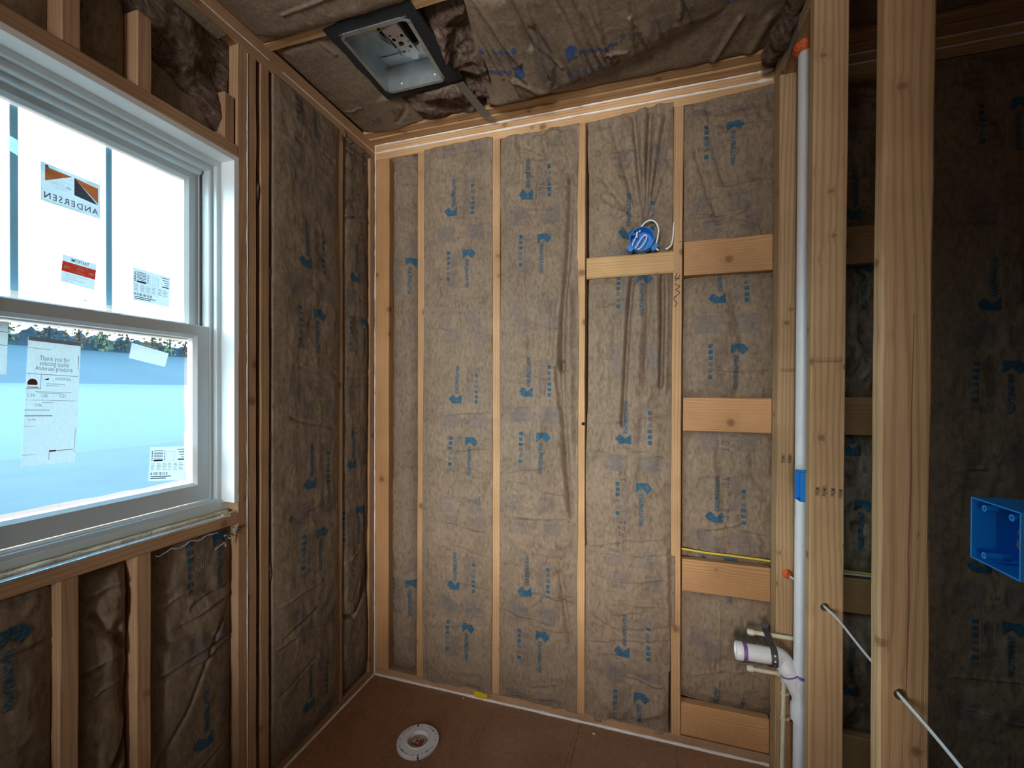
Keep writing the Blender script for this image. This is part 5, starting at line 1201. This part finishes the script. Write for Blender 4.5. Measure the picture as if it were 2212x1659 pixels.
# ------------------------------------------------------------------ toilet flange on the floor
fl = empty('toilet_flange', (.443, -.326, 0), 'round white slotted toilet flange on the brown floor', 'flange')
RF = .088
m_ = MB(); m_.lathe([(.050, .014), (.056, .0145), (RF-.002, .0145), (RF, .0125), (RF, .001), (.05, .001)], (.443, -.326, 0), 'z', 72)
fr_ = m_.build('flange_ring', PVC, fl, smooth=True)
cm = bmesh.new()
def cut(x, y, sx, sy, rot):
    bmesh.ops.create_cube(cm, size=1, matrix=Matrix.Translation((.443+x, -.326+y, .012)) @ Matrix.Rotation(rot, 4, 'Z') @ Matrix.Diagonal((sx, sy, .03, 1)))
def cutc(x, y, r): bmesh.ops.create_cone(cm, cap_ends=True, segments=14, radius1=r, radius2=r, depth=.03, matrix=Matrix.Translation((.443+x, -.326+y, .012)))
base = math.radians(119)
for k in range(4):
    a = base+k*math.pi/2; w = .007 if k % 2 == 0 else .003
    cut(.082*math.cos(a), .082*math.sin(a), .022, w, a)
    for da in (-.24, .24): cutc(.076*math.cos(a+da), .076*math.sin(a+da), .0042)
    for q in range(9):
        aa = a+.46+q*.062; cut(.0755*math.cos(aa), .0755*math.sin(aa), .0045 if q > 2 else .009, .0062, aa)
cme = bpy.data.meshes.new('c'); cm.to_mesh(cme); cm.free(); co = bpy.data.objects.new('c', cme); COL.objects.link(co); co.location = (0, 0, 0)
md = fr_.modifiers.new('h', 'BOOLEAN'); md.object = co; md.operation = 'DIFFERENCE'; md.solver = 'EXACT'; md.use_self = True
dg = bpy.context.evaluated_depsgraph_get(); dg.update(); nm = bpy.data.meshes.new_from_object(fr_.evaluated_get(dg)); fr_.modifiers.clear(); fr_.data = nm; bpy.data.objects.remove(co)
MB().lathe([(.0505, .016), (.046, .0185), (.043, .0165), (.041, .004), (.0505, .004)], (.443, -.326, 0), 'z', 60).build('inner_collar', PVC, fl, smooth=True)
MB().lathe([(.0005, .0055), (.028, .006), (.0405, .0045), (.0405, .001), (.0005, .001)], (.443, -.326, 0), 'z', 40).build('test_disc', plain('tan_test_cap', (.42, .30, .20), .5, var=.2, scale=50), fl, smooth=True)
kd = MB(); kd.box(.421, .466, -.346, -.312, .0055, .0095); kd.build('maroon_label', RED, fl)
kd = P2().text('HI', 0, 0, .016, 0, bold=.02); mk = MB()
for (x, y, w, h) in ((.424, -.340, .010, .018), (.440, -.322, .008, .008), (.442, -.340, .008, .010), (.456, -.322, .002, .012), (.424, -.320, .012, .003)): mk.box(x, x+w, y, y+h, .0095, .0103)
mk.build('embossed_mark', PAPERW, fl)

# ------------------------------------------------------------------ small things on the floor
MB().prism([(.570, -.0025, .036), (.605, -.0035, .034), (.636, -.0025, .037), (.636, -.0035, .020), (.634, -.006, .0065), (.600, -.008, .0062), (.567, -.006, .006), (.566, -.003, .02)], (0, -.0010, 0)).build('yellow_tape', YEL, label='small yellow tape scrap on the bottom plate of the back wall', cat='tape')
def crumb(x, y, s, label, grp=None):
    r = random.Random(int(x*1e4)); bm = bmesh.new(); bmesh.ops.create_icosphere(bm, subdivisions=1, radius=s)
    for v in bm.verts: v.co = Vector((v.co.x*r.uniform(.8, 1.8), v.co.y*r.uniform(.6, 1.2), v.co.z*r.uniform(.5, .9)))
    mn = min(v.co.z for v in bm.verts)
    me = bpy.data.meshes.new('caulk_crumb'); bm.to_mesh(me); bm.free(); me.materials.append(CAULK)
    o = bpy.data.objects.new('caulk_crumb', me); COL.objects.link(o); o.location = (x, y, -mn); tag(o, label, 'crumb', grp)
crumb(1.149, -.056, .0055, 'largest white caulk crumb on the floor, before the third full bay')
crumb(.518, -.026, .003, 'tiny white crumb on the floor left of the yellow tape')
crumb(.128, -.105, .0022, 'tiny white crumb on the floor near the corner')
crumb(1.29, -.06, .0018, 'tiny crumb on the floor right of the largest crumb')
# cracks and joints in the subfloor
cs = MB(); CRK = plain('floor_crack', (.035, .018, .012), .9)
def crack(x0, y0, x1, y1, w, sd):
    n = 40; rr = random.Random(sd); vs_ = []
    for i in range(n+1):
        t = i/n; x = x0+(x1-x0)*t+rr.uniform(-.0016, .0016); y = y0+(y1-y0)*t; q = w*max(.15, rr.uniform(-.2, 1.2))
        dx, dy = x1-x0, y1-y0; l = math.hypot(dx, dy); nx, ny = -dy/l*q/2, dx/l*q/2
        vs_ += [(x+nx, y+ny, .0005), (x-nx, y-ny, .0005)]
    MB().add(vs_, [(2*i, 2*i+2, 2*i+3, 2*i+1) for i in range(n)]).build('trim_%d' % sd, CRK, kind='structure')
crack(.680, -.03, .684, -.26, .0022, 1); crack(1.083, -.015, 1.075, -.30, .0030, 2); crack(1.068, -.05, 1.055, -.28, .0018, 3); crack(.277, -.077, .294, -.238, .0022, 4); crack(.062, -.268, .235, -.282, .0018, 5); crack(1.49, -.02, 1.48, -.2, .002, 6)
